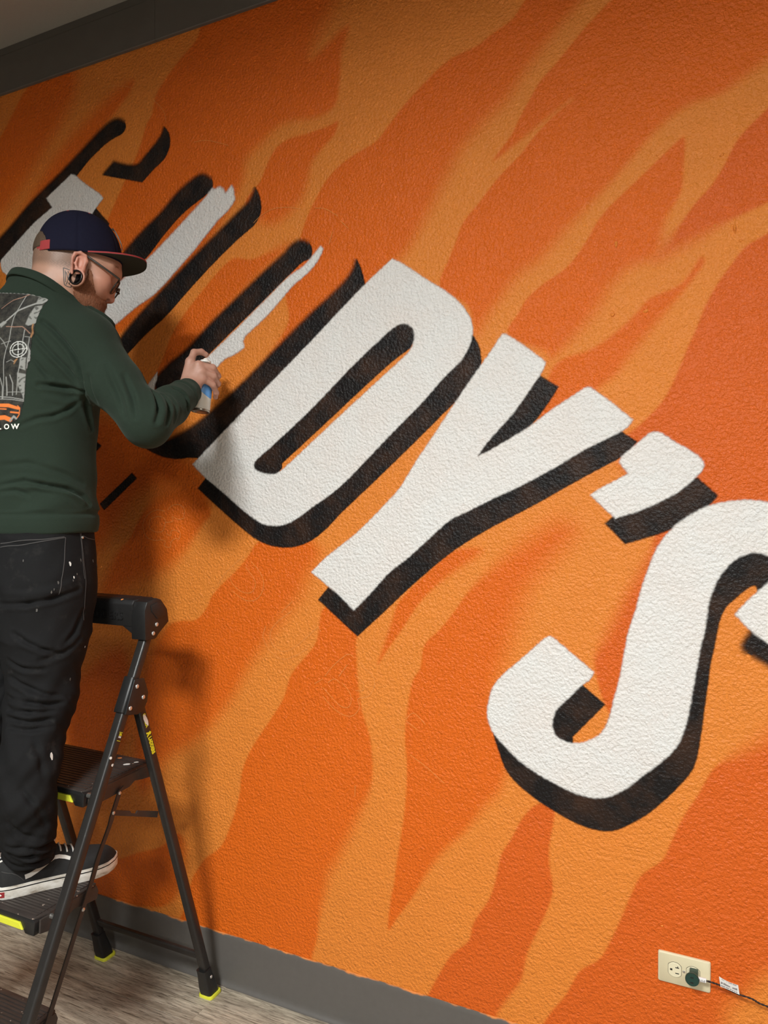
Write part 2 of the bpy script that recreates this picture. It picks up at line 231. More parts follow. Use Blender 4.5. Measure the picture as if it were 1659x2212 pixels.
FLAMES=[["d",[[-2.273,2.928,0.005],[-2.347,2.852,0.005],[-2.404,2.79,0.005],[-2.557,2.618,0.005],[-2.508,2.441,0.025],[-2.407,2.508,0.033],[-2.262,2.614,0.033],[-2.056,2.826,0.031],[-2.022,2.927,0.025],[-2.121,2.999,0.005]]],["d",[[-1.769,2.847,0.009],[-1.865,2.821,0.021],[-1.97,2.768,0.025],[-2.079,2.706,0.025],[-2.192,2.617,0.026],[-2.359,2.418,0.027],[-2.217,2.397,0.01],[-1.897,2.722,0.012],[-1.785,2.809,0.008]]],["d",[[-1.497,2.93,0.004],[-1.581,2.86,0.004],[-1.639,2.813,0.004],[-1.676,2.772,0.004],[-1.691,2.718,0.004],[-1.715,2.69,0.004],[-1.737,2.637,0.004],[-1.766,2.586,0.004],[-1.811,2.523,0.004],[-1.879,2.422,0.004],[-1.953,2.295,0.004],[-1.871,2.04,0.004],[-1.691,2.111,0.021],[-1.504,2.232,0.02],[-1.389,2.369,0.014],[-1.339,2.443,0.015],[-1.326,2.501,0.017],[-1.276,2.537,0.016],[-1.198,2.58,0.013],[-1.087,2.574,0.011],[-1.024,2.594,0.008],[-1.008,2.663,0.008],[-1.002,2.735,0.01],[-0.984,2.805,0.01],[-1.099,2.745,0.013],[-1.07,2.812,0.033],[-1.036,2.86,0.032],[-1.006,2.958,0.032],[-1.518,3.114,0.004]]],["d",[[-1.014,2.548,0.003],[-1.036,2.542,0.003],[-1.11,2.535,0.003],[-1.176,2.533,0.003],[-1.219,2.516,0.003],[-1.25,2.477,0.003],[-1.275,2.43,0.003],[-1.293,2.414,0.003],[-1.33,2.373,0.003],[-1.28,2.31,0.016],[-1.215,2.299,0.016],[-1.139,2.345,0.016],[-1.114,2.397,0.013],[-1.1,2.447,0.011],[-1.071,2.477,0.009],[-1.024,2.515,0.006]]],["d",[[-1.305,2.204,0.004],[-1.381,2.215,0.004],[-1.492,2.134,0.004],[-1.602,2.027,0.004],[-1.658,1.926,0.004],[-1.712,1.846,0.004],[-1.693,1.786,0.018],[-1.505,1.976,0.02],[-1.314,2.123,0.019],[-1.175,2.226,0.019]]],["d",[[-0.463,2.741,0.003],[-0.514,2.693,0.003],[-0.571,2.668,0.003],[-0.608,2.65,0.003],[-0.683,2.634,0.003],[-0.743,2.598,0.003],[-0.808,2.549,0.003],[-0.86,2.5,0.003],[-0.893,2.468,0.003],[-0.952,2.448,0.003],[-1.008,2.424,0.003],[-1.053,2.389,0.003],[-1.082,2.35,0.003],[-1.111,2.305,0.003],[-1.134,2.253,0.003],[-1.151,2.195,0.003],[-1.177,2.133,0.003],[-1.188,2.081,0.003],[-1.177,2.012,0.003],[-1.216,1.949,0.011],[-1.281,1.873,0.014],[-1.348,1.808,0.021],[-1.281,1.804,0.021],[-1.059,1.961,0.02],[-0.836,2.132,0.018],[-0.801,2.158,0.017],[-0.741,2.247,0.02],[-0.696,2.324,0.022],[-0.645,2.4,0.022],[-0.585,2.453,0.021],[-0.528,2.496,0.019],[-0.486,2.549,0.018],[-0.439,2.601,0.017],[-0.391,2.65,0.016],[-0.34,2.706,0.013]]],["d",[[-0.246,2.678,0.003],[-0.32,2.635,0.003],[-0.364,2.595,0.003],[-0.407,2.553,0.003],[-0.444,2.521,0.003],[-0.467,2.487,0.003],[-0.495,2.443,0.003],[-0.518,2.402,0.003],[-0.563,2.349,0.005],[-0.475,2.397,0.01],[-0.368,2.457,0.01],[-0.416,2.425,0.003],[-0.462,2.385,0.003],[-0.49,2.354,0.003],[-0.547,2.307,0.003],[-0.604,2.247,0.003],[-0.644,2.206,0.003],[-0.663,2.162,0.003],[-0.683,2.117,0.003],[-0.708,2.048,0.003],[-0.631,1.991,0.003],[-0.609,1.919,0.017],[-0.58,1.954,0.017],[-0.552,1.989,0.016],[-0.497,2.05,0.019],[-0.438,2.087,0.018],[-0.38,2.145,0.016],[-0.327,2.194,0.013],[-0.293,2.224,0.011],[-0.251,2.264,0.011],[-0.21,2.307,0.01],[-0.162,2.352,0.011],[-0.103,2.385,0.011],[-0.039,2.394,0.01],[-0.001,2.414,0.012],[0.065,2.451,0.014],[0.109,2.48,0.014],[0.109,2.574,0.002]]],["d",[[-0.116,2.315,0.003],[-0.153,2.287,0.003],[-0.202,2.246,0.003],[-0.25,2.207,0.003],[-0.284,2.178,0.003],[-0.31,2.147,0.003],[-0.322,2.125,0.003],[-0.351,2.083,0.003],[-0.382,2.051,0.003],[-0.434,2.022,0.003],[-0.476,1.99,0.003],[-0.497,1.956,0.003],[-0.524,1.906,0.004],[-0.427,1.853,0.011],[-0.412,1.837,0.011],[-0.35,1.894,0.016],[-0.301,1.95,0.018],[-0.272,1.997,0.018],[-0.234,2.031,0.015],[-0.172,2.057,0.013],[-0.153,2.131,0.011],[-0.12,2.189,0.006],[-0.114,2.25,0.004],[-0.111,2.299,0.003]]],["d",[[-0.077,2.037,0.006],[-0.117,1.982,0.006],[-0.186,1.956,0.006],[-0.219,1.921,0.007],[-0.281,1.871,0.007],[-0.33,1.846,0.007],[-0.381,1.835,0.007],[-0.415,1.807,0.007],[-0.438,1.717,0.007],[-0.449,1.626,0.007],[-0.337,1.723,0.007],[-0.304,1.754,0.009],[-0.261,1.785,0.011],[-0.233,1.822,0.013],[-0.195,1.869,0.013],[-0.149,1.923,0.011],[-0.103,1.976,0.008],[-0.069,2.023,0.006]]],["r",[[0.058,2.07,0.004],[0.017,2.049,0.004],[-0.008,2.02,0.004],[-0.042,1.972,0.004],[-0.068,1.923,0.004],[-0.085,1.877,0.004],[-0.103,1.836,0.004],[-0.121,1.789,0.004],[-0.144,1.737,0.004],[-0.166,1.704,0.004],[-0.203,1.666,0.004],[-0.26,1.608,0.013],[-0.197,1.487,0.015],[-0.136,1.38,0.021],[-0.029,1.383,0.004],[0.134,1.467,0.004],[0.129,2.121,0.004]]],["r",[[-0.166,1.412,0.003],[-0.181,1.368,0.011],[-0.207,1.313,0.015],[-0.238,1.257,0.015],[-0.28,1.165,0.016],[-0.307,1.107,0.009],[-0.301,1.052,0.003],[-0.279,0.987,0.003],[-0.247,0.958,0.003],[-0.186,1.249,0.003],[-0.136,1.412,0.003]]],["r",[[0.075,2.355,0.003],[0.056,2.341,0.003],[-0.001,2.288,0.003],[-0.03,2.234,0.003],[-0.056,2.194,0.003],[-0.087,2.162,0.003],[-0.121,2.117,0.006],[-0.159,2.065,0.019],[-0.169,2.045,0.021],[-0.09,2.076,0.016],[-0.044,2.098,0.012],[-0.011,2.112,0.008],[0.019,2.123,0.006],[0.058,2.137,0.006],[0.111,2.164,0.003]]],["d",[[-1.284,1.364,0.003],[-1.326,1.316,0.003],[-1.367,1.274,0.004],[-1.425,1.226,0.004],[-1.462,1.188,0.004],[-1.477,1.157,0.004],[-1.522,1.114,0.004],[-1.581,1.107,0.004],[-1.636,1.087,0.009],[-1.698,1.011,0.021],[-1.758,0.854,0.021],[-1.779,0.623,0.021],[-1.74,0.538,0.021],[-1.638,0.659,0.021],[-1.524,0.735,0.02],[-1.412,0.847,0.02],[-1.307,1.004,0.022],[-1.218,1.117,0.025],[-1.139,1.212,0.027],[-1.12,1.257,0.027],[-1.075,1.342,0.021],[-1.153,1.394,0.003]]],["d",[[-1.057,1.184,0.003],[-1.083,1.09,0.003],[-1.104,1.055,0.003],[-1.17,0.98,0.003],[-1.197,0.908,0.003],[-1.238,0.845,0.003],[-1.281,0.787,0.003],[-1.323,0.722,0.003],[-1.349,0.659,0.004],[-1.356,0.599,0.004],[-1.382,0.516,0.004],[-1.426,0.423,0.004],[-1.487,0.373,0.004],[-1.509,0.344,0.004],[-1.54,0.296,0.004],[-1.569,0.198,0.004],[-1.607,0.07,0.004],[-1.124,0.06,0.003],[-1.102,0.165,0.007],[-1.085,0.221,0.007],[-1.079,0.273,0.009],[-1.046,0.415,0.019],[-1.02,0.46,0.018],[-0.964,0.572,0.018],[-0.914,0.684,0.01],[-0.906,0.745,0.006],[-0.914,0.827,0.005],[-0.939,0.9,0.005],[-0.952,0.985,0.005],[-0.958,1.088,0.006],[-0.956,1.126,0.003]]],["d",[[-0.669,1.354,0.005],[-0.747,1.29,0.005],[-0.826,1.211,0.005],[-0.849,1.152,0.008],[-0.873,1.085,0.008],[-0.89,1.035,0.005],[-0.867,1.069,0.005],[-0.82,1.132,0.005],[-0.763,1.215,0.005],[-0.694,1.28,0.01],[-0.593,1.356,0.012]]],["d",[[-0.663,1.2,0.003],[-0.706,1.146,0.003],[-0.751,1.1,0.003],[-0.763,1.037,0.003],[-0.785,1.002,0.003],[-0.802,0.916,0.003],[-0.808,0.841,0.003],[-0.802,0.761,0.003],[-0.808,0.654,0.003],[-0.82,0.572,0.003],[-0.834,0.488,0.003],[-0.841,0.434,0.003],[-0.849,0.4,0.003],[-0.859,0.306,0.003],[-0.831,0.345,0.005],[-0.784,0.415,0.006],[-0.74,0.494,0.01],[-0.696,0.556,0.011],[-0.635,0.622,0.011],[-0.585,0.693,0.014],[-0.538,0.755,0.014],[-0.518,0.876,0.014],[-0.555,0.99,0.024],[-0.519,1.112,0.029],[-0.495,1.196,0.035],[-0.46,1.279,0.029],[-0.357,1.408,0.028],[-0.403,1.43,0.029],[-0.495,1.371,0.023],[-0.568,1.31,0.014],[-0.63,1.247,0.007]]],["r",[[-0.441,0.729,0.003],[-0.481,0.688,0.003],[-0.512,0.626,0.003],[-0.538,0.58,0.003],[-0.554,0.508,0.003],[-0.57,0.458,0.003],[-0.613,0.384,0.003],[-0.626,0.334,0.003],[-0.674,0.284,0.003],[-0.719,0.202,0.003],[-0.753,0.129,0.003],[-0.8,0.025,0.003],[-0.578,0.083,0.003],[-0.548,0.166,0.008],[-0.51,0.23,0.008],[-0.485,0.273,0.006],[-0.47,0.343,0.006],[-0.449,0.395,0.005],[-0.419,0.469,0.003],[-0.406,0.521,0.003],[-0.415,0.58,0.003],[-0.415,0.63,0.003],[-0.403,0.722,0.003]]],["r",[[-0.043,0.879,0.003],[-0.075,0.814,0.003],[-0.106,0.758,0.003],[-0.131,0.697,0.003],[-0.152,0.646,0.003],[-0.197,0.602,0.003],[-0.219,0.554,0.003],[-0.242,0.491,0.003],[-0.265,0.433,0.003],[-0.293,0.376,0.003],[-0.34,0.333,0.003],[-0.374,0.264,0.003],[-0.418,0.196,0.003],[-0.456,0.087,0.003],[0.16,0.247,0.002],[0.154,1.069,0.002],[0.065,0.967,0.025],[0.002,0.917,0.015]]],["l",[[-0.013,0.326,0.021],[0.024,0.379,0.021],[0.088,0.439,0.02],[0.125,0.256,0.02],[-0.003,0.213,0.021]]],["d",[[-1.489,1.546,0.014],[-1.664,1.518,0.027],[-1.744,1.437,0.006],[-1.794,1.363,0.006],[-1.856,1.305,0.012],[-1.919,1.163,0.031],[-1.755,1.225,0.03],[-1.638,1.267,0.024],[-1.563,1.328,0.015],[-1.49,1.417,0.009],[-1.463,1.443,0.007],[-1.472,1.488,0.014]]],["d",[[-1.99,0.273,0.005],[-1.863,0.29,0.005],[-1.759,0.335,0.005],[-1.668,0.371,0.004],[-1.596,0.429,0.004],[-1.568,0.39,0.018],[-1.597,0.236,0.015],[-1.683,0.171,0.004],[-1.969,0.15,0.005]]],["d",[[-2.051,0.853,0.022],[-1.837,0.999,0.021],[-1.788,0.85,0.021],[-1.819,0.693,0.021],[-1.966,0.594,0.022],[-2.097,0.655,0.022]]],["d",[[-1.957,1.769,0.028],[-1.694,1.697,0.027],[-1.507,1.589,0.026],[-1.507,1.531,0.026],[-1.753,1.504,0.027],[-1.96,1.317,0.028],[-2.066,1.616,0.029]]]]
SKETCH=[[[[-1.5685,1.4362],[-1.563,1.4571],[-1.5797,1.472],[-1.6026,1.4737],[-1.6219,1.4659],[-1.6297,1.4568]],[[-1.6414,1.4519],[-1.6728,1.4566],[-1.7045,1.4473],[-1.7287,1.4256],[-1.7353,1.4009],[-1.721,1.3704],[-1.6892,1.3589],[-1.6576,1.3608],[-1.642,1.3569],[-1.6459,1.3417],[-1.6226,1.3387],[-1.6187,1.3557],[-1.5993,1.3669],[-1.5863,1.3648],[-1.5816,1.3853],[-1.6031,1.3921],[-1.6185,1.3894],[-1.6201,1.3755],[-1.6379,1.3812]],[[-1.6416,1.4174],[-1.6106,1.4208],[-1.6144,1.4358],[-1.5875,1.4271],[-1.5609,1.4333]],[[-1.7047,1.4259],[-1.7088,1.4013],[-1.689,1.3882],[-1.6574,1.3869],[-1.6456,1.4023],[-1.6431,1.4265],[-1.665,1.4354],[-1.6887,1.4321],[-1.7047,1.4259]]],[[[-1.3365,1.3183],[-1.368,1.2971],[-1.4108,1.2608],[-1.4324,1.2307]],[[-1.3123,1.3048],[-1.2781,1.2721],[-1.266,1.2387],[-1.2783,1.2042],[-1.3058,1.1867],[-1.3404,1.1893],[-1.3825,1.2129]],[[-1.3331,1.287],[-1.3055,1.2596],[-1.2953,1.2345],[-1.3126,1.2108],[-1.3473,1.2119],[-1.3788,1.2333],[-1.3894,1.253]]],[[[-1.1652,1.1938],[-1.2047,1.158]],[[-1.1666,1.166],[-1.218,1.1291],[-1.2415,1.0993],[-1.2382,1.0658],[-1.2116,1.0456],[-1.1786,1.0485],[-1.1396,1.0739],[-1.079,1.1253]],[[-1.2583,1.115],[-1.2685,1.0803],[-1.245,1.0427],[-1.205,1.021],[-1.1591,1.0335],[-1.114,1.0596]],[[-1.0822,1.1267],[-1.0696,1.1124]]],[[[-1.0573,0.9857],[-1.0263,1.0213],[-0.9835,1.0547],[-0.9624,1.046]],[[-0.9386,1.027],[-0.9032,0.9988],[-0.9003,0.9728],[-0.9179,0.9445],[-0.9505,0.9328],[-0.9464,0.9093],[-0.9655,0.8846],[-0.9958,0.8819],[-1.0326,0.899],[-1.0636,0.9279]],[[-1.0109,0.9904],[-0.9847,1.0252]],[[-1.0919,0.9603],[-1.0635,0.9769]],[[-1.048,0.9677],[-1.0263,0.9808],[-1.0079,0.9719]],[[-1.0636,0.9524],[-1.0387,0.9307],[-1.008,0.9073],[-0.9836,0.9048],[-0.9727,0.9222],[-0.9775,0.9484],[-1.0018,0.9725]],[[-0.9595,0.9983],[-0.9344,0.9797],[-0.9356,0.9583],[-0.9595,0.9557]]],[[[-0.8057,0.8927],[-0.7817,0.9137],[-0.7475,0.8874]],[[-0.8029,0.8894],[-0.7695,0.8691]],[[-0.8283,0.8639],[-0.8085,0.8613]],[[-0.7917,0.7992],[-0.7474,0.7751],[-0.6931,0.7381]],[[-0.9597,0.6888],[-0.9609,0.657]]],[[[-1.2995,2.3098],[-1.2744,2.3264],[-1.231,2.3397],[-1.1823,2.3366],[-1.1346,2.3234]],[[-1.0877,2.318],[-1.0532,2.3097],[-1.0135,2.2834]],[[-1.0051,2.2683],[-0.98,2.2438]],[[-1.0305,2.2419],[-1.0419,2.2092]],[[-1.5223,2.5945],[-1.4747,2.59],[-1.4214,2.5709],[-1.3886,2.5562]]],[[[-1.9026,2.8537],[-1.8511,2.8455],[-1.8044,2.8332],[-1.7586,2.8136]],[[-1.6839,2.762],[-1.6546,2.7327],[-1.6365,2.7062],[-1.633,2.6775]]]]
LUMPS=[[-0.0077, 2.0897, 0.0035, 0.011, 0.006, 0.1], [-0.2615, 2.0938, 0.004, 0.008, 0.005, 0], [-0.2692, 1.9274, 0.006, 0.005, 0.005, 0], [-0.1941, 1.9279, 0.007, 0.004, 0.004, 0.4], [-0.0482, 2.1034, 0.003, 0.003, 0.003, 0], [-0.1705, 2.2848, 0.004, 0.003, 0.003, 0], [-0.0349, 2.2576, 0.006, 0.003, 0.003, 0.5], [0.0045, 2.0613, 0.005, 0.003, 0.003, 0], [-0.098, 2.5951, 0.002, 0.002, 0.002, 0], [-0.1513, 0.4922, 0.003, 0.002, 0.003, 0]]
# ================================================================== THE ROOM
def cr_path(P, sub=8):
    P = [np.array(p, float) for p in P]; out = []
    for i in range(len(P) - 1):
        p0, p1, p2, p3 = P[max(i - 1, 0)], P[i], P[i + 1], P[min(i + 2, len(P) - 1)]
        for k in range(sub):
            u = k / sub; out.append(0.5 * (2 * p1 + (p2 - p0) * u + (2 * p0 - 5 * p1 + 4 * p2 - p3) * u * u + (3 * p1 - p0 - 3 * p2 + p3) * u ** 3))
    out.append(P[-1]); return out
def relief(t, strength=0.68):
    """rolled orange-peel plaster, the same relief through every coat of paint"""
    a = t.noise(t.pos(), 128, 1.5, 0.45); b = t.noise(t.pos(), 300, 1, 0.5)
    cbig = t.noise(t.pos(), 34, 1)
    h = t.math('ADD', t.math('ADD', t.math('MULTIPLY', a, 1.0), t.math('MULTIPLY', b, 0.28)), t.math('MULTIPLY', cbig, 0.5))
    t.bump(h, strength, 0.0085)
t = NT('mural_orange'); ca = t.attr('paint').outputs['Color']
nz = t.noise(t.pos(), 7, 3); t.col(t.mix(t.math('MULTIPLY', nz, 0.30), ca, t.mix(1.0, ca, (0.80, 0.74, 0.60, 1), 'MULTIPLY')))
t.rough(0.46); t.b.inputs['Specular IOR Level'].default_value = 0.30; relief(t); M_MURAL = t.m
t = NT('white_spray_paint'); nz = t.noise(t.pos(), 9, 3)
t.col(t.mix(t.ramp(nz, [(0.35, (0, 0, 0)), (0.7, (1, 1, 1))]), (0.80, 0.785, 0.765, 1), (0.80, 0.75, 0.715, 1)))
t.set(t.b.inputs['Alpha'], t.attr('cover').outputs['Fac']); t.rough(0.45); t.b.inputs['Specular IOR Level'].default_value = 0.4; relief(t, 0.62); M_WHITE = t.m
t = NT('black_spray_paint'); nz = t.noise(t.pos((1, 1, 1), (0, 0.7, 0)), 11, 4, 0.6)
t.col(t.mix(t.ramp(nz, [(0.42, (0, 0, 0)), (0.68, (1, 1, 1))]), (0.0085, 0.0065, 0.0065, 1), (0.040, 0.018, 0.010, 1)))
t.set(t.b.inputs['Alpha'], t.attr('cover').outputs['Fac']); t.rough(0.50); t.b.inputs['Specular IOR Level'].default_value = 0.26; relief(t, 0.5); M_BLACK = t.m
M_CHALK = plain('chalk_line', lin(232, 158, 88), 0.9, spec=0.2)
t = NT('grey_rubber_base'); z = t.n('ShaderNodeSeparateXYZ', {'Vector': t.pos()}).outputs[2]
edge = t.math('ADD', t.math('MULTIPLY', t.math('SUBTRACT', z, 0.1535), 260.0), t.math('MULTIPLY', t.math('SUBTRACT', t.noise(t.pos(), 22, 3), 0.52), 5.0), True)
t.col(t.mix(edge, t.mix(t.noise(t.pos(), 60, 3), (0.108, 0.098, 0.088, 1), (0.125, 0.114, 0.104, 1)), (0.72, 0.25, 0.06, 1)))
t.rough(0.48); M_BASE = t.m
M_TRIM = plain('grey_trim_paint', (0.115, 0.105, 0.095, 1), 0.5, grain=0.08, gscale=20)
M_CEIL = plain('ceiling_paint', (0.36, 0.345, 0.315, 1), 0.9, grain=0.05, gscale=120, bump=0.15, bscale=250)
M_WALL2 = plain('dark_wall_paint', (0.10, 0.095, 0.088, 1), 0.85, grain=0.04, gscale=30)  # unseen side and front walls, made dark to cut bounce light

FL_COL = {'l': (0.80, 0.245, 0.036), 'd': (0.75, 0.140, 0.008), 'r': (0.70, 0.123, 0.011)}
def build_mural_wall():
    xs = np.concatenate([np.linspace(-4.6, -2.75, 8)[:-1], np.arange(-2.75, 0.36, 0.005), np.linspace(0.36, 3.2, 10)[1:]])
    zs = np.concatenate([np.arange(0.0, 2.97, 0.005), np.linspace(2.97, CEIL_Z, 3)[1:]])
    X, Zz = np.meshgrid(xs, zs); Q = np.stack([X.ravel(), Zz.ravel()], 1)
    base = np.array(FL_COL['l'], np.float32); colr = np.tile(base, (len(Q), 1))
    for c, pts in FLAMES:
        P = np.array(pts); sub = 4
        pl = smooth_closed([p[:2] for p in pts], sub)
        sv = np.concatenate([np.linspace(P[i, 2], P[(i + 1) % len(P), 2], sub, endpoint=False) for i in range(len(P))]).astype(np.float32)
        m = P[:, 2].max() * 1.2 + 0.01
        sel = np.where((Q[:, 0] > pl[:, 0].min() - m) & (Q[:, 0] < pl[:, 0].max() + m) & (Q[:, 1] > pl[:, 1].min() - m) & (Q[:, 1] < pl[:, 1].max() + m))[0]
        d, s, _ = signed(Q[sel], pl, sv); s = np.maximum(s * (1 + 0.7 * sstep((s - 0.005) / 0.010)), 0.0035)
        a = sstep(0.5 + d / (2.0 * s))[:, None]
        colr[sel] = colr[sel] * (1 - a) + np.array(FL_COL[c], np.float32) * a
    nx = len(xs); i = np.arange(len(zs) - 1)[:, None] * nx + np.arange(nx - 1)[None, :]
    quads = np.stack([i, i + 1, i + nx + 1, i + nx], -1).reshape(-1, 4)
    o = np_mesh('wall_back', np.stack([Q[:, 0], np.zeros(len(Q)), Q[:, 1]], 1), quads, M_MURAL)
    o['kind'] = 'structure'; set_attr(o, 'paint', colr, 'FLOAT_COLOR'); return o
WALL = build_mural_wall(); WALL['label'] = 'textured orange wall painted with a flame mural and unfinished lettering'
def paint_film(name, kind, soft, pts, hole, lift, step=0.0025):
    pl = smooth_closed(pts); m = soft + 0.004
    xs = np.arange(pl[:, 0].min() - m, pl[:, 0].max() + m + step, step); zs = np.arange(pl[:, 1].min() - m, pl[:, 1].max() + m + step, step)
    X, Zz = np.meshgrid(xs, zs); Q = np.stack([X.ravel(), Zz.ravel()], 1).astype(np.float32)
    d, _, nrm = signed(Q, pl)
    if hole is not None: d = np.minimum(d, -signed(Q, smooth_closed(hole))[0])
    s = np.full(len(Q), soft, np.float32)
    if soft > 0.0065 and kind == 'k': s = np.where(nrm @ np.array([-0.8, 0.6], np.float32) > -0.15, soft, 0.0025)
    fz = np.sin(Q[:, 0] * 310 + 3 * np.sin(Q[:, 1] * 90)) * np.sin(Q[:, 1] * 270 + 2 * np.sin(Q[:, 0] * 130))
    d2 = d + fz * (0.0010 if kind == 'w' else 0.0006)
    cov = sstep(0.5 + d2 / (1.7 * s)); keep = cov.reshape(X.shape) > 0.002
    cell = keep[:-1, :-1] | keep[1:, :-1] | keep[:-1, 1:] | keep[1:, 1:]
    r, c = np.where(cell); nx = len(xs); i = r * nx + c; quads = np.stack([i, i + 1, i + nx + 1, i + nx], 1)
    u, inv = np.unique(quads, return_inverse=True)
    v = np.stack([Q[u, 0], np.full(len(u), -lift), Q[u, 1]], 1)
    o = np_mesh(name, v, inv.reshape(-1, 4), M_WHITE if kind == 'w' else M_BLACK, WALL); set_attr(o, 'cover', cov[u], 'FLOAT'); return o
for i, p in enumerate(PAINT):
    o = paint_film(p[0], p[1], p[2], p[3], p[4] if len(p) > 4 else None, (0.0004 if p[1] == 'k' else 0.0012) + 0.00002 * i)
    o['label'] = 'white sprayed letter stroke' if p[1] == 'w' else 'black sprayed drop shadow'
for grp in SKETCH:
    mb = MB()
    for line in grp:
        P = np.array(cr_path(line, 6)) if len(line) > 2 else np.array(line)
        for a, b in zip(P[:-1], P[1:]):
            e = b - a; L = np.linalg.norm(e); n = np.array([-e[1], e[0]]) / max(L, 1e-6) * 0.0006
            mb.add([(a[0] - n[0], -0.0016, a[1] - n[1]), (b[0] - n[0], -0.0016, b[1] - n[1]), (b[0] + n[0], -0.0016, b[1] + n[1]), (a[0] + n[0], -0.0016, a[1] + n[1])], [(0, 1, 2, 3)])
    mb.build('chalk_sketch', M_CHALK, WALL, label='thin chalk outline')
# plaster lumps under the paint
def lump(x, z, rx, rz, h, ang=0.0):
    mb = MB(); rings = []
    for k in range(5):
        a = k / 4 * math.pi / 2; rings.append([(x + (math.cos(q) * rx * math.cos(ang) - math.sin(q) * rz * math.sin(ang)) * math.cos(a) * (1 + 0.15 * math.sin(3 * q)), 0.001 - h * math.sin(a), z + (math.cos(q) * rx * math.sin(ang) + math.sin(q) * rz * math.cos(ang)) * math.cos(a) * (1 + 0.15 * math.sin(3 * q))) for q in np.linspace(0, 2 * math.pi, 12, endpoint=False)])
    o = mb.loft(rings).build('plaster_lump', M_MURAL, WALL, smooth='full'); set_attr(o, 'paint', np.tile(FL_COL['l'], (len(o.data.vertices), 1)), 'FLOAT_COLOR')
for a in LUMPS: lump(*a)

def structure(o, label=None):
    o['kind'] = 'structure'
    if label: o['label'] = label
    return o
RX0, RX1, RY0 = -4.6, 3.2, -6.2
structure(MB().box((RX0, RY0, CEIL_Z), (RX1, 0.15, CEIL_Z + 0.1)).build('ceiling', M_CEIL))
structure(MB().box((RX0 - 0.1, RY0, 0), (RX0, 0, CEIL_Z)).build('wall_left', M_WALL2))
structure(MB().box((RX1, RY0, 0), (RX1 + 0.1, 0, CEIL_Z)).build('wall_right', M_WALL2))
structure(MB().box((RX0, RY0 - 0.1, 0), (RX1, RY0, CEIL_Z)).build('wall_front', M_WALL2))
# cove base along the mural wall: a rounded lip on top and a toe at the floor
def cove(name, x0, x1):
    prof = [(-0.0003, 0.0)] + [(-0.016, 0.0), (-0.0155, 0.0022), (-0.010, 0.006), (-0.0065, 0.013), (-0.0055, 0.022), (-0.005, 0.143), (-0.0046, 0.150), (-0.003, 0.1545), (-0.0003, 0.156)]
    o = MB().loft([[(x, y, zz) for y, zz in prof] for x in np.linspace(x0, x1, 30)]).build(name, M_BASE, smooth=True)
    return structure(o, 'grey rubber cove base with orange paint along its top edge')
cove('baseboard_back', RX0, RX1)
for nm, x0, x1 in (('trim_1', RX0, -1.6675), ('trim_2', -1.6665, RX1)):
    prof = [(-0.0003, 2.940), (-0.009, 2.9405), (-0.0115, 2.943), (-0.0115, 3.072), (-0.010, 3.076), (-0.010, 3.0995), (-0.0003, 3.0995)]
    structure(MB().loft([[(x, y, zz) for y, zz in prof] for x in (x0, x1)]).build(nm, M_TRIM, bevel=0), 'dark grey flat trim band under the ceiling')

# ------------------------------------------------------------------ floor of vinyl planks laid along the wall
t = NT('grey_vinyl_plank'); tc = t.n('ShaderNodeTexCoord').outputs['Object']; rnd = t.n('ShaderNodeObjectInfo').outputs['Random']
off = t.n('ShaderNodeCombineXYZ', {0: t.math('MULTIPLY', rnd, 37.0), 1: t.math('MULTIPLY', rnd, 11.0), 2: 0.0}).outputs[0]
vec = t.n('ShaderNodeVectorMath', {0: tc, 1: off}, operation='ADD').outputs[0]
g1 = t.noise(t.n('ShaderNodeMapping', {'Vector': vec, 'Scale': (3.2, 34, 1)}).outputs[0], 1.6, 8, 0.72, 1.0)
g2 = t.noise(t.n('ShaderNodeMapping', {'Vector': vec, 'Scale': (9, 190, 1)}).outputs[0], 1.5, 5, 0.7, 0.5)
g3 = t.noise(t.n('ShaderNodeMapping', {'Vector': vec, 'Scale': (1.4, 9, 1)}).outputs[0], 1.5, 3, 0.5, 1.2)
c1 = t.ramp(g1, [(0.25, (0.11, 0.093, 0.072)), (0.42, (0.30, 0.262, 0.208)), (0.58, (0.50, 0.45, 0.37)), (0.8, (0.66, 0.61, 0.52))])
c2 = t.mix(t.ramp(g2, [(0.38, (0.85, 0.85, 0.85)), (0.48, (0, 0, 0))]), c1, (0.075, 0.058, 0.042, 1))
c2.node.inputs[0].default_value
c3 = t.mix(0.5, c2, t.mix(1.0, c2, t.ramp(g3, [(0.3, (0.45, 0.42, 0.40)), (0.7, (1.5, 1.48, 1.42))]), 'MULTIPLY'))
c4 = t.mix(1.0, c3, t.ramp(rnd, [(0.0, (0.82, 0.80, 0.78)), (1.0, (1.12, 1.1, 1.06))]), 'MULTIPLY'); t.col(c4)
t.rough(0.46); t.bump(g2, 0.25, 0.0008); M_PLANK = t.m
M_SUB = plain('floor_underlay', (0.02, 0.017, 0.014, 1), 0.9)
FLOOR = structure(MB().box((RX0, RY0, -0.06), (RX1, 0.0, -0.004)).build('floor', M_SUB), 'grey-brown wood grain vinyl plank floor')
PW, PLN = 0.178, 1.22
plank_me = None
for row in range(int(6.2 / PW) + 1):
    y = -0.004 - PW * (row + 0.5)
    if y - PW / 2 < RY0: break
    x = RX0 - random.uniform(0.05, 1.15)
    if row == 0: x = -1.40 - PLN * 3
    while x < RX1:
        if x + PLN > RX0 - 0.01 and x < RX1:
            if plank_me is None:
                b = MB().box((0.0, -PW / 2, -0.004), (PLN, PW / 2, 0.0)).build('plank', M_PLANK, bevel=0.0009, seg=1)
                plank_me = b.data
            else: b = bpy.data.objects.new('plank', plank_me); COL.objects.link(b)
            b.location = (x, y, 0); b.parent = FLOOR
        x += PLN + 0.0003
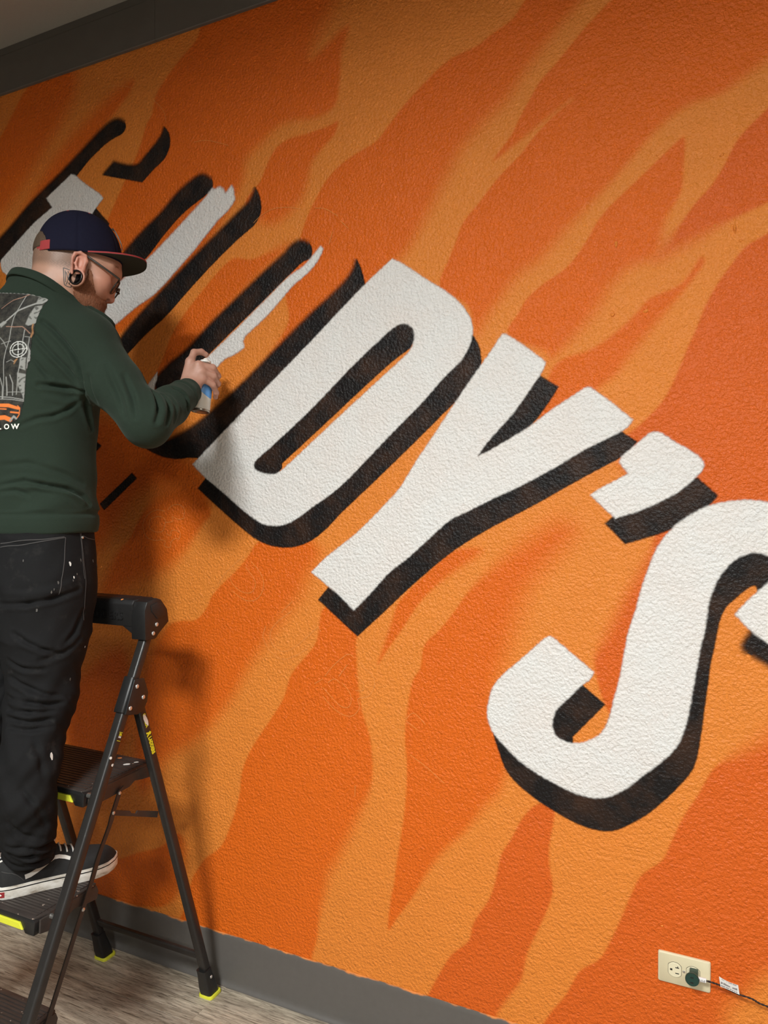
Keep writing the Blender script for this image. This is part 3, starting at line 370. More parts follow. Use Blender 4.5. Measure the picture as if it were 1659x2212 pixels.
# ------------------------------------------------------------------ ceiling lamps
M_LFRAME = plain('lamp_frame_white', (0.7, 0.7, 0.68, 1), 0.4)
M_DIFF = plain('lamp_diffuser', (1.0, 0.95, 0.88, 1), 0.5, emit=2.0)
for (x, y, sx, sy, w), nm in zip(LAMPS, ('nearest the ladder', 'furthest back from the mural wall', 'nearest the wall outlet')):
    L = thing('ceiling_light', (x, y, CEIL_Z), 'flat rectangular ceiling light panel ' + nm, 'light', 'ceiling light panels')
    mb = MB()
    for a, b, c, d in ((-sx / 2 - .03, -sy / 2 - .03, sx / 2 + .03, -sy / 2), (-sx / 2 - .03, sy / 2, sx / 2 + .03, sy / 2 + .03), (-sx / 2 - .03, -sy / 2, -sx / 2, sy / 2), (sx / 2, -sy / 2, sx / 2 + .03, sy / 2)):
        mb.box((x + a, y + b, CEIL_Z - 0.058), (x + c, y + d, CEIL_Z))
    mb.build('frame', M_LFRAME, L)  # lip made deep to cut lamp light off the upper wall
    MB().box((x - sx / 2, y - sy / 2, CEIL_Z - 0.012), (x + sx / 2, y + sy / 2, CEIL_Z - 0.002)).build('diffuser', M_DIFF, L)

# ================================================================== OUTLET, PLUG AND CORD
M_IVORY = plain('ivory_plastic', lin(222, 210, 176), 0.35, grain=0.02, gscale=60)
M_IVORY2 = plain('ivory_face', lin(232, 222, 190), 0.3)
M_SLOT = plain('slot_dark', (0.012, 0.010, 0.008, 1), 0.7)
M_STEEL = plain('bright_steel', (0.62, 0.60, 0.56, 1), 0.28, 0.9)
M_GREEN = plain('dark_green_plastic', lin(22, 58, 50), 0.38)
M_CORD = plain('dark_cord', lin(42, 26, 20), 0.5)
M_PAPER = plain('white_label', lin(238, 235, 232), 0.6)
M_INK = plain('grey_ink', lin(120, 112, 112), 0.8)
OX, OZ = -0.103, 0.4005
outlet = thing('wall_outlet', (OX, 0, OZ), 'ivory duplex wall outlet mounted sideways low on the orange wall', 'outlet')
pw, ph = 0.0565, 0.0355
rings = []
for s, y in ((1.0, -0.0002), (1.0, -0.0022), (0.985, -0.0045), (0.955, -0.0058)):
    rings.append([(OX + a * (pw - (1 - s) * 0.05) / pw, y, OZ + b * (ph - (1 - s) * 0.05) / ph) for a, b in rrect(2 * pw, 2 * ph, 0.004)])
MB().loft(rings).build('cover_plate', M_IVORY, outlet, smooth=True)
def receptacle(cx):
    pts = [(cx + max(-0.0142, min(0.0142, 0.0170 * math.cos(a))), OZ + 0.0170 * math.sin(a)) for a in np.linspace(0, 2 * math.pi, 40, endpoint=False)]
    grv = [(cx + (x - cx) * 1.05, -0.0059, OZ + (zz - OZ) * 1.05) for x, zz in pts]
    MB().prism(grv, (0, 0.0004, 0)).build('gap_ring', M_SLOT, outlet)
    f = MB().loft([[(x, -0.0050, zz) for x, zz in pts], [(x, -0.0070, zz) for x, zz in pts], [(cx + (x - cx) * .95, -0.0078, OZ + (zz - OZ) * .95) for x, zz in pts]]).build('receptacle', M_IVORY2, outlet, smooth=True)
    mb = MB(); y0, y1 = -0.0081, -0.0070
    mb.box((cx - 0.0100, y0, OZ - 0.0022), (cx - 0.0052, y1, OZ + 0.0022))
    mb.box((cx + 0.0012, y0, OZ + 0.0052), (cx + 0.0092, y1, OZ + 0.0072)); mb.box((cx + 0.0055, y0, OZ + 0.0070), (cx + 0.0072, y1, OZ + 0.0098))
    mb.box((cx + 0.0012, y0, OZ - 0.0078), (cx + 0.0092, y1, OZ - 0.0058))
    mb.build('slot', M_SLOT, f)
receptacle(OX - 0.0196); receptacle(OX + 0.0196)
MB().lathe([(0.0030, 0), (0.0030, 0.0008), (0.002, 0.0014), (0.0001, 0.0016)], (OX, -0.0057, OZ), (0, -1, 0), 14).build('screw', M_STEEL, outlet, smooth=True)
plug = thing('plug', (OX + 0.0196, -0.02, OZ - 0.008), 'dark green round faced plug pushed into the right socket of the ivory outlet', 'plug')
px_, pz_ = OX + 0.0210, OZ + 0.0065
MB().box((px_ - 0.0085, -0.034, OZ - 0.002), (px_ + 0.0095, -0.0082, OZ + 0.0165)).build('plug_body', M_GREEN, plug, bevel=0.002, smooth=True)
MB().lathe([(0.0120, -0.004), (0.0142, 0.0), (0.0148, 0.002), (0.0148, 0.005), (0.0140, 0.0064), (0.0001, 0.0066)], (px_ - 0.002, -0.034, pz_), (0.05, -1, 0.0), 32).build('face_disc', M_GREEN, plug, smooth=True)
mb = MB()
for dz in (0.0052, -0.0062): mb.box((px_ - 0.0055, -0.0412, pz_ + dz - 0.0012), (px_ + 0.0012, -0.0404, pz_ + dz + 0.0012))
mb.build('slot', M_SLOT, plug)
MB().bar((px_ + 0.010, -0.028, pz_ - 0.001), (px_ + 0.0265, -0.026, pz_ - 0.0018), rrect(0.0092, 0.006, 0.0015), (0, 0, 1)).build('cord_label', M_PAPER, plug, smooth=True, label='white paper sleeve')
mb = MB()
for k in range(5): mb.box((px_ + 0.0125 + k * 0.0026, -0.0308, pz_ - 0.004), (px_ + 0.0135 + k * 0.0026, -0.0302, pz_ + 0.0005 - (k % 2) * 0.002))
mb.build('print', M_INK, plug)
cord = thing('power_cord', (0.02, -0.02, 0.37), 'dark twisted power cord running from the green plug along the wall', 'cord')
cp = [(px_ + 0.024, -0.026, pz_ - 0.0017), (px_ + 0.045, -0.027, pz_ - 0.0022), (px_ + 0.062, -0.027, pz_ - 0.005), (px_ + 0.09, -0.026, pz_ - 0.013), (px_ + 0.118, -0.024, pz_ - 0.017), (px_ + 0.134, -0.022, pz_ - 0.024), (px_ + 0.16, -0.022, pz_ - 0.029), (px_ + 0.20, -0.024, pz_ - 0.046), (px_ + 0.26, -0.03, pz_ - 0.11), (px_ + 0.31, -0.04, pz_ - 0.24), (px_ + 0.34, -0.06, 0.05), (px_ + 0.40, -0.10, 0.004), (px_ + 0.7, -0.2, 0.004)]
path = cr_path(cp, 10)
for ph_ in (0, math.pi):
    pts = []
    for i, p in enumerate(path):
        a = i * 0.85 + ph_; pts.append((p[0], p[1] + 0.0011 * math.cos(a), p[2] + 0.0011 * math.sin(a)))
    MB().tube(pts, 0.0013, 6).build('strand', M_CORD, cord, smooth='full')
# folded paper tag on the cord
tag = []
for i in range(9):
    u = i / 8; x = px_ + 0.0530 + 0.0385 * u; zc = pz_ + 0.0082 - 0.0045 * u - 0.003 * u * u
    tag.append([(x, -0.030 - 0.004 * math.sin(3 * u), zc + 0.0095 - 0.0015 * math.sin(2.6 * u)), (x, -0.0306 - 0.004 * math.sin(3 * u), zc + 0.0088), (x + 0.003, -0.0300, zc - 0.0125), (x + 0.003, -0.0294, zc - 0.0125)])
tg = MB().loft(tag).build('paper_tag', M_PAPER, cord, smooth=True, label='white paper warning tag')
mb = MB(); rr = random.Random(3)
for row, (za, n_, hh) in enumerate(((0.0052, 22, 0.0024), (-0.0045, 26, 0.0045), (-0.0098, 26, 0.002))):
    for k in range(n_):
        if rr.random() < 0.25: continue
        u = 0.06 + 0.86 * k / n_; x = px_ + 0.0530 + 0.0385 * u + 0.0015; zc = pz_ + 0.0082 - 0.0045 * u - 0.003 * u * u + za
        w_ = 0.0010; yy = -0.0312 - 0.004 * math.sin(3 * u) * (0.5 + za / 0.02)
        mb.add([(x, yy, zc), (x + w_, yy, zc), (x + w_, yy, zc + hh), (x, yy, zc + hh)], [(0, 1, 2, 3)])
mb.build('fine_print', M_INK, tg)
# ================================================================== STEP LADDER
t = NT('black_ladder_paint'); n1 = t.noise(t.pos(), 35, 3); n2 = t.noise(t.pos(), 420, 2)
t.col(t.mix(n1, (0.016, 0.0145, 0.0135, 1), (0.028, 0.025, 0.023, 1))); t.rough(0.36); t.bump(n2, 0.06, 0.001); t.b.inputs['Specular IOR Level'].default_value = 0.5; M_LAD = t.m
M_LPLAS = plain('black_ladder_plastic', (0.013, 0.0125, 0.0125, 1), 0.42, grain=0.25, gscale=40, bump=0.08, bscale=500)
t = NT('worn_tread_plastic'); n1 = t.noise(t.pos((6, 40, 6)), 3, 4); sp = t.noise(t.pos(), 85, 1)
t.col(t.mix(t.ramp(sp, [(0.74, (0, 0, 0)), (0.76, (1, 1, 1))]), t.mix(n1, (0.018, 0.014, 0.012, 1), (0.060, 0.046, 0.040, 1)), (0.35, 0.27, 0.22, 1))); t.rough(0.5); M_TREAD = t.m
M_DUST = plain('dusty_brown_side', (0.045, 0.035, 0.030, 1), 0.5, grain=0.3, gscale=50)
M_YEL = plain('yellow_rubber', lin(226, 226, 62), 0.5)
M_YINK = plain('yellow_print', lin(228, 224, 50), 0.5)
M_RIVET = plain('rivet_steel', (0.70, 0.68, 0.64, 1), 0.3, 0.75)
M_WBLOB = plain('white_paint_drip', (0.78, 0.77, 0.73, 1), 0.5)
M_OBLOB = plain('orange_paint_drip', (0.72, 0.24, 0.07, 1), 0.5)
XR, XL = -1.424, -1.852
ladder = thing('step_ladder', (-1.64, -0.45, 0), 'black three step folding ladder with yellow edges against the orange wall', 'ladder')
fr = lambda z: -0.42 - 0.46 * (0.906 - z)       # front rail y at height z
rl = lambda z: -0.055 - 0.312 * z               # rear leg y at height z
dome = lambda r, h: [(r, -0.001), (r, h * 0.3), (r * 0.75, h * 0.75), (r * 0.35, h), (0.0001, h)]
def rivet(p, parent, r=0.0058, h=0.003, ax=(1, 0, 0)): MB().lathe(dome(r, h), p, ax, 14).build('rivet', M_RIVET, parent, smooth='full')
def side(X, s):                                  # s = +1 outer side towards +x (right-hand), -1 left-hand
    ox = X + s * 0.0142
    f = MB().bar((X, fr(0.02), 0.02), (X, fr(1.135), 1.135), rrect(0.028, 0.0255, 0.007, 4), (1, 0, 0)).build('front_rail', M_LAD, ladder, smooth=True)
    d = Vector((0, fr(0.1) - fr(0.0), 0.1)).normalized()
    def foot(y, z, slope, parent):
        u = Vector((0, slope, 1)).normalized(); ft = Vector((X, y, 0))
        MB().loft([[(X + a * k, y - 0.004 + b * k2 + slope * zz, zz) for a, b in rrect(0.040, 0.044, 0.008, 3)] for k, k2, zz in ((1.0, 1.0, 0.008), (1.02, 1.0, 0.03), (0.86, 0.80, 0.075), (0.86, 0.78, 0.092))]).build('foot', M_LPLAS, parent, smooth=True)
        MB().loft([[(X + a * k, y - 0.004 + b * k, zz) for a, b in rrect(0.050, 0.052, 0.010, 3)] for k, zz in ((1.0, 0.0), (1.02, 0.005), (0.95, 0.0095))]).build('foot_pad', M_YEL, parent, smooth=True, label='yellow rubber foot pad')
        rivet((X + s * 0.0178, y + slope * 0.066, 0.066), parent, 0.0048)
    foot(fr(0.0), 0, 0.46, f)
    r = MB().bar((X, rl(0.02), 0.02), (X, rl(0.965), 0.965), rrect(0.026, 0.026, 0.006, 3), (1, 0, 0)).build('rear_leg', M_LAD, ladder, smooth=True)
    foot(rl(0.0), 0, -0.312, r)
    # hinge bracket: a moulded sleeve round the front rail with an ear that carries the rear leg
    zt, zb = 1.022, 0.938
    sl = MB().bar((X, fr(0.938) - 0.001, 0.938), (X, fr(1.022) - 0.001, 1.022), rrect(0.036, 0.036, 0.008, 3), (1, 0, 0))
    ear = [(-0.385, 1.024), (-0.350, 1.020), (-0.336, 0.980), (-0.340, 0.955), (-0.354, 0.936), (-0.375, 0.930), (-0.418, 0.940)]
    sl.prism([(X + s * 0.0165, y, z) for y, z in ear], (s * 0.007, 0, 0))
    hb = sl.build('hinge_bracket', M_LPLAS, ladder, bevel=0.0022, smooth=True)
    for y, z in ((-0.377, 1.004), (-0.355, 0.971), (-0.401, 0.953)): rivet((X + s * 0.0235, y, z), hb)
    # end bracket of the top handle
    hexa = [(-0.304, 1.225), (-0.286, 1.219), (-0.262, 1.190), (-0.256, 1.156), (-0.292, 1.130), (-0.308, 1.116), (-0.345, 1.118), (-0.347, 1.196), (-0.338, 1.218)]
    hb2 = MB().prism([(X + s * 0.022, y, z) for y, z in hexa], (-s * 0.048, 0, 0))
    inner = [(-0.302, 1.214), (-0.286, 1.209), (-0.270, 1.187), (-0.268, 1.172), (-0.300, 1.168), (-0.322, 1.190), (-0.326, 1.208)]
    hb2.prism([(X + s * 0.0215, y, z) for y, z in inner], (s * 0.003, 0, 0))
    hb3 = hb2.build('handle_bracket', M_LPLAS, ladder, bevel=0.0028, smooth=True)
    for y, z in ((-0.303, 1.154), (-0.316, 1.132)): rivet((X + s * 0.0225, y, z), hb3)
    gus = [(X - s * 0.024, 1.150), (X - s * 0.060, 1.151), (X - s * 0.022, 1.120)]
    return f, r
front_r, rear_r = side(XR, 1); front_l, rear_l = side(XL, -1)
# top handle: a flat-topped tray beam with gussets running down to the rails
tz0, tz1 = 1.150, 1.222
mb = MB()
prof = [(-0.345, tz0), (-0.348, tz1 - 0.012), (-0.340, tz1), (-0.272, tz1), (-0.262, tz1 - 0.008), (-0.262, tz0 + 0.012), (-0.275, tz0)]
mb.prism([(XR - 0.020, y, z) for y, z in prof], (XL - XR + 0.040, 0, 0))
for X, s in ((XR, 1), (XL, -1)):
    mb.prism([(X - s * 0.022, -0.343, 1.160), (X - s * 0.070, -0.343, 1.155), (X - s * 0.058, -0.343, 1.148), (X - s * 0.022, -0.343, 1.128)], (0, 0.06, 0))
handle = mb.build('top_handle', M_LPLAS, ladder, bevel=0.003, smooth=True)
mb = MB(); mb.box((XL + 0.05, -0.332, tz1 - 0.001), (XR - 0.05, -0.280, tz1 + 0.0015)); mb.build('tray_inset', M_LPLAS, handle, bevel=0.001)
text_mesh('embossed_word', 'LADDERS', 0.030, (-1.615, -0.3475, 1.168), (1, 0, 0), (0, 0.0, 1), M_LPLAS, handle, 0.0014, 1.12, 0.0006)
MB().lathe([(0.004, 0), (0.003, 0.0006), (0.0001, 0.0008)], (-1.486, -0.342, tz1 - 0.001), (0, -0.4, 1), 9).build('paint_fleck', M_OBLOB, handle)
# steps
def step(z, y0, y1, hgt=0.036):
    x0, x1 = XL + 0.030, XR - 0.030
    c = 0.030
    top = [(x0 + 0.004, y1), (x1 - 0.004, y1), (x1, y1 - 0.01), (x1, y0 + 0.035), (x1 - 0.012, y0), (x0 + 0.012, y0), (x0, y0 + 0.035), (x0, y1 - 0.01)]
    st = MB().prism([(x, y, z - 0.010) for x, y in top], (0, 0, 0.0080)).build('step', M_TREAD, ladder, bevel=0.002, smooth=True)
    mb = MB(); n = 17; g0, g1 = y0 + 0.012, y1 - 0.008
    for k in range(n):
        ya = g0 + (g1 - g0) * k / n; mb.box((x0 + 0.012, ya, z - 0.0025), (x1 - 0.012, ya + (g1 - g0) / n * 0.62, z))
    mb.build('tread_rib', M_TREAD, st, kind='stuff')
    # moulded front apron with angled corners
    ap = [(x0 + 0.012, z - 0.004), (x1 - 0.012, z - 0.004), (x1 - 0.002, z - 0.010), (x1 - 0.006, z - hgt - 0.006), (x1 - 0.035, z - hgt - 0.006), (x1 - 0.050, z - 0.018), (x0 + 0.050, z - 0.018), (x0 + 0.035, z - hgt - 0.006), (x0 + 0.006, z - hgt - 0.006), (x0 + 0.002, z - 0.010)]
    MB().prism([(x, y0 - 0.001, zz) for x, zz in ap], (0, 0.022, 0)).build('front_apron', M_LPLAS, st, bevel=0.002, smooth=True)
    MB().prism([(x0 + 0.051, y0 - 0.004, z - 0.0185), (x1 - 0.051, y0 - 0.004, z - 0.0185), (x1 - 0.040, y0 - 0.004, z - 0.034), (x0 + 0.040, y0 - 0.004, z - 0.034)], (0, 0.018, 0)).build('nose_strip', M_YEL, st, bevel=0.0012, label='yellow non-slip nose strip')
    for X, s in ((x1, 1), (x0, -1)):
        pts = [(y0 + 0.012, z - 0.008), (y1 - 0.004, z - 0.006), (y1 + 0.002, z - 0.022), (y1 - 0.004, z - 0.040), (y1 - 0.045, z - 0.036), (y1 - 0.075, z - 0.030), (y1 - 0.095, z - 0.040), (y0 + 0.040, z - hgt - 0.010), (y0 + 0.010, z - hgt - 0.004)]
        MB().prism([(X - s * 0.003, y, zz) for y, zz in pts], (s * 0.005, 0, 0)).build('side_plate', M_DUST, st, bevel=0.001)
    return st
step1 = step(0.765, -0.500, -0.258); step2 = step(0.520, -0.645, -0.462); step3 = step(0.275, -0.775, -0.588)
# pivot stubs that carry the steps on the rails
for z in (0.752, 0.507, 0.262):
    for X, s in ((XR, 1), (XL, -1)):
        MB().lathe([(0.006, 0), (0.006, 0.03)], (X, fr(z), z), (-s, 0, 0), 10).build('pivot_pin', M_STEEL, ladder)
for X, s in ((XR, 1), (XL, -1)):
    bx = X - s * 0.0225
    ya = lambda z: -0.395 - 0.4935 * (0.725 - z)
    pts = [(bx, ya(z) + (0.003 * math.sin(z * 40) if 0.55 < z < 0.66 else 0), z) for z in np.linspace(0.735, 0.225, 28)]
    mb = MB(); rings = []
    for x, y, z in pts: rings.append([(x - 0.002, y - 0.0090, z - 0.004), (x + 0.002, y - 0.0090, z - 0.004), (x + 0.002, y + 0.0090, z + 0.004), (x - 0.002, y + 0.0090, z + 0.004)])
    sb = mb.loft(rings).build('side_brace', M_DUST, ladder)
    for z in (0.725, 0.681, 0.480, 0.245): rivet((bx + s * 0.002, ya(z), z), sb, 0.0048)
    pl_ = [(-0.414, 0.687), (-0.414, 0.673), (-0.255, 0.606), (-0.250, 0.622), (-0.330, 0.654), (-0.336, 0.648), (-0.352, 0.655), (-0.356, 0.663)]
    MB().prism([(bx - s * 0.004, y, z) for y, z in pl_], (s * 0.004, 0, 0)).build('brace_link', M_DUST, ladder, bevel=0.0008)
MB().bar((XL, rl(0.135), 0.135), (XR, rl(0.135), 0.135), rrect(0.022, 0.012, 0.003), (0, -0.312, 1)).build('cross_bar', M_LAD, ladder, smooth=True)
# lettering down the right rear leg, half hidden by a white paint drip
LD = Vector((0, 0.312, -1)).normalized(); LU = Vector((0, 1, 0.312)).normalized(); fx = XR + 0.0133
def legp(z, across): return Vector((fx, rl(z), z)) + LU * across
text_mesh('lettering', 'GORILLA', 0.0125, legp(0.923, -0.0040), LD, LU, M_YINK, rear_r, 0.0002, 1.0, 0.0004, 0.80)
text_mesh('lettering', 'LADDERS', 0.0150, legp(0.855, -0.0048), LD, LU, M_YINK, rear_r, 0.0002, 1.08, 0.0010, 0.76)
def on_leg(pts2): return [Vector((fx + 0.0001, 0, 0)) * 0 + legp(0.871, 0) + LD * a + LU * b for a, b in pts2]
MB().prism(on_leg([(-0.001, -0.0080), (0.0030, 0.0020), (0.0010, 0.0048), (0.0062, 0.0092), (0.0115, 0.0048), (0.0095, 0.0020), (0.0135, -0.0080), (0.0088, -0.0080), (0.0063, -0.0020), (0.0038, -0.0080)]), (0.0003, 0, 0)).build('emblem', M_YINK, rear_r)
bl = [(0.0, -0.001), (0.004, -0.0045), (0.012, -0.006), (0.020, -0.0045), (0.028, -0.0025), (0.033, 0.0002), (0.0385, 0.0045), (0.033, 0.0062), (0.024, 0.0072), (0.012, 0.0050), (0.004, 0.0028)]
MB().prism([legp(0.922, 0) + LD * a + LU * b for a, b in bl], (0.0012, 0, 0)).build('paint_drip', M_WBLOB, rear_r, bevel=0.0005, label='white paint drip')
# small yellow size sticker on the front rail
RD = Vector((0, -0.46, -1)).normalized(); RU = Vector((0, 1, -0.46)).normalized(); sx_ = XR + 0.0142
def railp(z, a, b): return Vector((sx_, fr(z), z)) + RD * a + RU * b
mb = MB(); mbw = MB()
def rect(m, a0, a1, b0, b1): m.prism([railp(0.897, a, b) for a, b in ((a0, b0), (a1, b0), (a1, b1), (a0, b1))], (0.0003, 0, 0))
rect(mb, 0, 0.0014, -0.005, 0.0062); rect(mb, 0.021, 0.0224, -0.005, 0.0062)
for a0, a1, b0, b1 in ((0.003, 0.0060, -0.003, 0.0045), (0.0068, 0.0090, -0.0035, 0.0015), (0.0068, 0.0090, 0.0025, 0.0055)): rect(mb, a0, a1, b0, b1)
for k in range(5): rect(mbw, 0.0100, 0.0145, -0.0035 + k * 0.0018, -0.0025 + k * 0.0018)
mb.build('sticker', M_YINK, front_r, label='small yellow rail sticker'); mbw.build('sticker_print', M_PAPER, front_r)
def fleck(p, n, r, mat, parent, st=1.0):
    n = Vector(n).normalized(); u = n.orthogonal().normalized(); w = n.cross(u); rr = random.Random(int(abs(p[0] * 1e4 + p[2] * 7e3)))
    MB().prism([Vector(p) + u * math.cos(a) * r * rr.uniform(.7, 1.2) * st + w * math.sin(a) * r * rr.uniform(.7, 1.2) for a in np.linspace(0, 6.28, 9)[:-1]], n * 0.0006).build('paint_fleck', mat, parent)
fleck((sx_, fr(0.842) - 0.010, 0.842), (1, -0.3, 0), 0.004, M_WBLOB, front_r); fleck((sx_, fr(0.825) + 0.004, 0.822), (1, 0, 0), 0.0035, M_WBLOB, front_r)
for x, y, r, m_ in ((-1.500, -0.315, 0.006, M_WBLOB), (-1.488, -0.290, 0.004, M_WBLOB), (-1.555, -0.285, 0.0045, M_OBLOB), (-1.545, -0.34, 0.003, M_WBLOB), (-1.51, -0.37, 0.003, M_WBLOB)): fleck((x, y, 0.7652), (0, 0, 1), r, m_, step1, 1.6)
SHIRT_FOLDS=[[9,6,[[-1.54,-0.544,1.926],[-1.512,-0.537,1.904],[-1.484,-0.529,1.874],[-1.467,-0.519,1.848],[-1.456,-0.511,1.819],[-1.454,-0.503,1.787],[-1.455,-0.491,1.758]]],[7,6,[[-1.559,-0.557,1.899],[-1.527,-0.546,1.861],[-1.503,-0.532,1.832],[-1.486,-0.516,1.808],[-1.468,-0.497,1.773]]],[4,6,[[-1.553,-0.563,1.832],[-1.535,-0.55,1.804],[-1.523,-0.539,1.788]]],[8,4.5,[[-1.542,-0.555,1.769],[-1.518,-0.533,1.768],[-1.501,-0.508,1.765],[-1.468,-0.485,1.755]]],[5,6,[[-1.581,-0.575,1.67],[-1.546,-0.555,1.687],[-1.521,-0.531,1.694],[-1.503,-0.502,1.711],[-1.488,-0.473,1.739]]],[8,8,[[-1.461,-0.492,1.762],[-1.492,-0.452,1.726],[-1.501,-0.438,1.7],[-1.507,-0.423,1.673]]],[7,5,[[-1.629,-0.596,1.523],[-1.571,-0.574,1.534],[-1.528,-0.542,1.523],[-1.505,-0.499,1.515],[-1.502,-0.457,1.496],[-1.504,-0.439,1.476]]],[5,5,[[-1.628,-0.597,1.507],[-1.588,-0.584,1.511],[-1.559,-0.571,1.499]]],[3,7,[[-1.626,-0.591,1.573],[-1.565,-0.568,1.578],[-1.514,-0.516,1.556],[-1.505,-0.453,1.529]]],[8,5,[[-1.305,-0.418,1.755],[-1.266,-0.439,1.715],[-1.258,-0.459,1.674]]],[7,5,[[-1.301,-0.391,1.752],[-1.268,-0.401,1.716],[-1.251,-0.43,1.673]]],[9,5,[[-1.309,-0.337,1.776],[-1.29,-0.317,1.757],[-1.286,-0.309,1.723]]],[5,7,[[-1.346,-0.471,1.789],[-1.314,-0.476,1.733],[-1.293,-0.488,1.685]]],[5,8,[[-1.427,-0.505,1.786],[-1.428,-0.484,1.73]]],[4,8,[[-1.384,-0.491,1.813],[-1.348,-0.489,1.744],[-1.324,-0.492,1.687]]],[-4,9,[[-1.547,-0.554,1.878],[-1.516,-0.54,1.844],[-1.495,-0.524,1.817],[-1.481,-0.501,1.779]]],[-4,8,[[-1.529,-0.543,1.737],[-1.505,-0.509,1.728],[-1.489,-0.473,1.737]]],[-5,6,[[-1.628,-0.596,1.512],[-1.545,-0.559,1.519],[-1.504,-0.497,1.501],[-1.501,-0.457,1.478]]],[-4,6,[[-1.302,-0.405,1.752],[-1.263,-0.424,1.713],[-1.253,-0.445,1.671]]],[-4,6,[[-1.302,-0.368,1.757],[-1.277,-0.36,1.722],[-1.265,-0.384,1.681]]]]
JEAN_FOLDS=[[7,6,[[-1.478,-0.493,1.264],[-1.492,-0.557,1.248],[-1.531,-0.6,1.238],[-1.59,-0.624,1.237]]],[-5,9,[[-1.479,-0.504,1.286],[-1.495,-0.562,1.268],[-1.532,-0.6,1.26],[-1.582,-0.622,1.263]]],[5,6,[[-1.561,-0.614,1.167],[-1.529,-0.603,1.145],[-1.501,-0.577,1.126],[-1.485,-0.545,1.113]]],[5,6,[[-1.586,-0.61,1.1],[-1.548,-0.603,1.083],[-1.507,-0.573,1.077]]],[5,6,[[-1.584,-0.605,1.057],[-1.54,-0.595,1.035],[-1.509,-0.571,1.018],[-1.492,-0.52,1.0]]],[6,5,[[-1.593,-0.606,1.01],[-1.537,-0.598,0.999],[-1.504,-0.568,0.99],[-1.492,-0.532,0.991]]],[5,5,[[-1.587,-0.61,0.983],[-1.529,-0.597,0.977],[-1.497,-0.555,0.976]]],[5,5,[[-1.586,-0.613,0.961],[-1.532,-0.603,0.955],[-1.499,-0.561,0.955]]],[4,5,[[-1.573,-0.618,0.941],[-1.523,-0.602,0.937],[-1.498,-0.562,0.936]]],[4,7,[[-1.481,-0.478,1.205],[-1.477,-0.507,1.16],[-1.478,-0.538,1.132]]],[4,7,[[-1.476,-0.496,1.141],[-1.482,-0.536,1.115],[-1.51,-0.582,1.101]]],[-4,8,[[-1.584,-0.605,1.044],[-1.533,-0.593,1.016],[-1.504,-0.565,1.004],[-1.492,-0.528,0.997]]],[-4,7,[[-1.59,-0.607,0.998],[-1.53,-0.596,0.988],[-1.497,-0.555,0.982]]],[-4,7,[[-1.585,-0.612,0.972],[-1.528,-0.598,0.966],[-1.498,-0.558,0.966]]],[3,8,[[-1.512,-0.6,0.916],[-1.494,-0.597,0.875],[-1.485,-0.593,0.821]]],[6,5,[[-1.547,-0.643,0.669],[-1.509,-0.613,0.659],[-1.501,-0.572,0.65],[-1.525,-0.527,0.638]]],[6,5,[[-1.548,-0.638,0.652],[-1.515,-0.607,0.637],[-1.509,-0.565,0.626],[-1.516,-0.543,0.626]]],[5,4,[[-1.549,-0.63,0.633],[-1.522,-0.602,0.618],[-1.515,-0.561,0.606]]],[-4,6,[[-1.549,-0.641,0.659],[-1.511,-0.611,0.649],[-1.505,-0.568,0.637]]],[4,7,[[-1.509,-0.638,0.809],[-1.488,-0.624,0.775],[-1.492,-0.583,0.708]]],[4,7,[[-1.532,-0.654,0.729],[-1.517,-0.632,0.697],[-1.496,-0.592,0.677]]],[3,6,[[-1.623,-0.602,1.387],[-1.568,-0.589,1.378],[-1.525,-0.556,1.38]]]]
JEAN_SEAMS=[[[-1.616,-0.605,1.372],[-1.568,-0.588,1.379],[-1.526,-0.554,1.387],[-1.506,-0.508,1.394]],[[-1.619,-0.603,1.381],[-1.571,-0.586,1.388],[-1.527,-0.553,1.391],[-1.507,-0.511,1.396]],[[-1.506,-0.508,1.394],[-1.495,-0.522,1.343],[-1.487,-0.537,1.295],[-1.487,-0.546,1.257]],[[-1.507,-0.459,1.403],[-1.502,-0.461,1.372],[-1.491,-0.466,1.329],[-1.482,-0.468,1.289],[-1.48,-0.474,1.239],[-1.482,-0.476,1.185]],[[-1.507,-0.462,1.403],[-1.501,-0.464,1.369],[-1.49,-0.47,1.329],[-1.481,-0.472,1.289]],[[-1.507,-0.453,1.396],[-1.51,-0.433,1.388],[-1.524,-0.4,1.383]]]
JEAN_FLECKS=[[-1.489, -0.511, 1.329, 7], [-1.501, -0.428, 1.33, 4], [-1.491, -0.476, 1.336, 4], [-1.481, -0.506, 1.296, 4], [-1.482, -0.495, 1.303, 3], [-1.48, -0.51, 1.288, 3], [-1.55, -0.594, 1.341, 3], [-1.489, -0.546, 1.286, 5], [-1.492, -0.557, 1.271, 3], [-1.495, -0.562, 1.265, 4], [-1.514, -0.587, 1.223, 5], [-1.506, -0.456, 1.392, 0], [-1.488, -0.569, 0.869, 9], [-1.487, -0.469, 1.116, 3], [-1.491, -0.509, 1.042, 4], [-1.514, -0.403, 1.316, 4]]
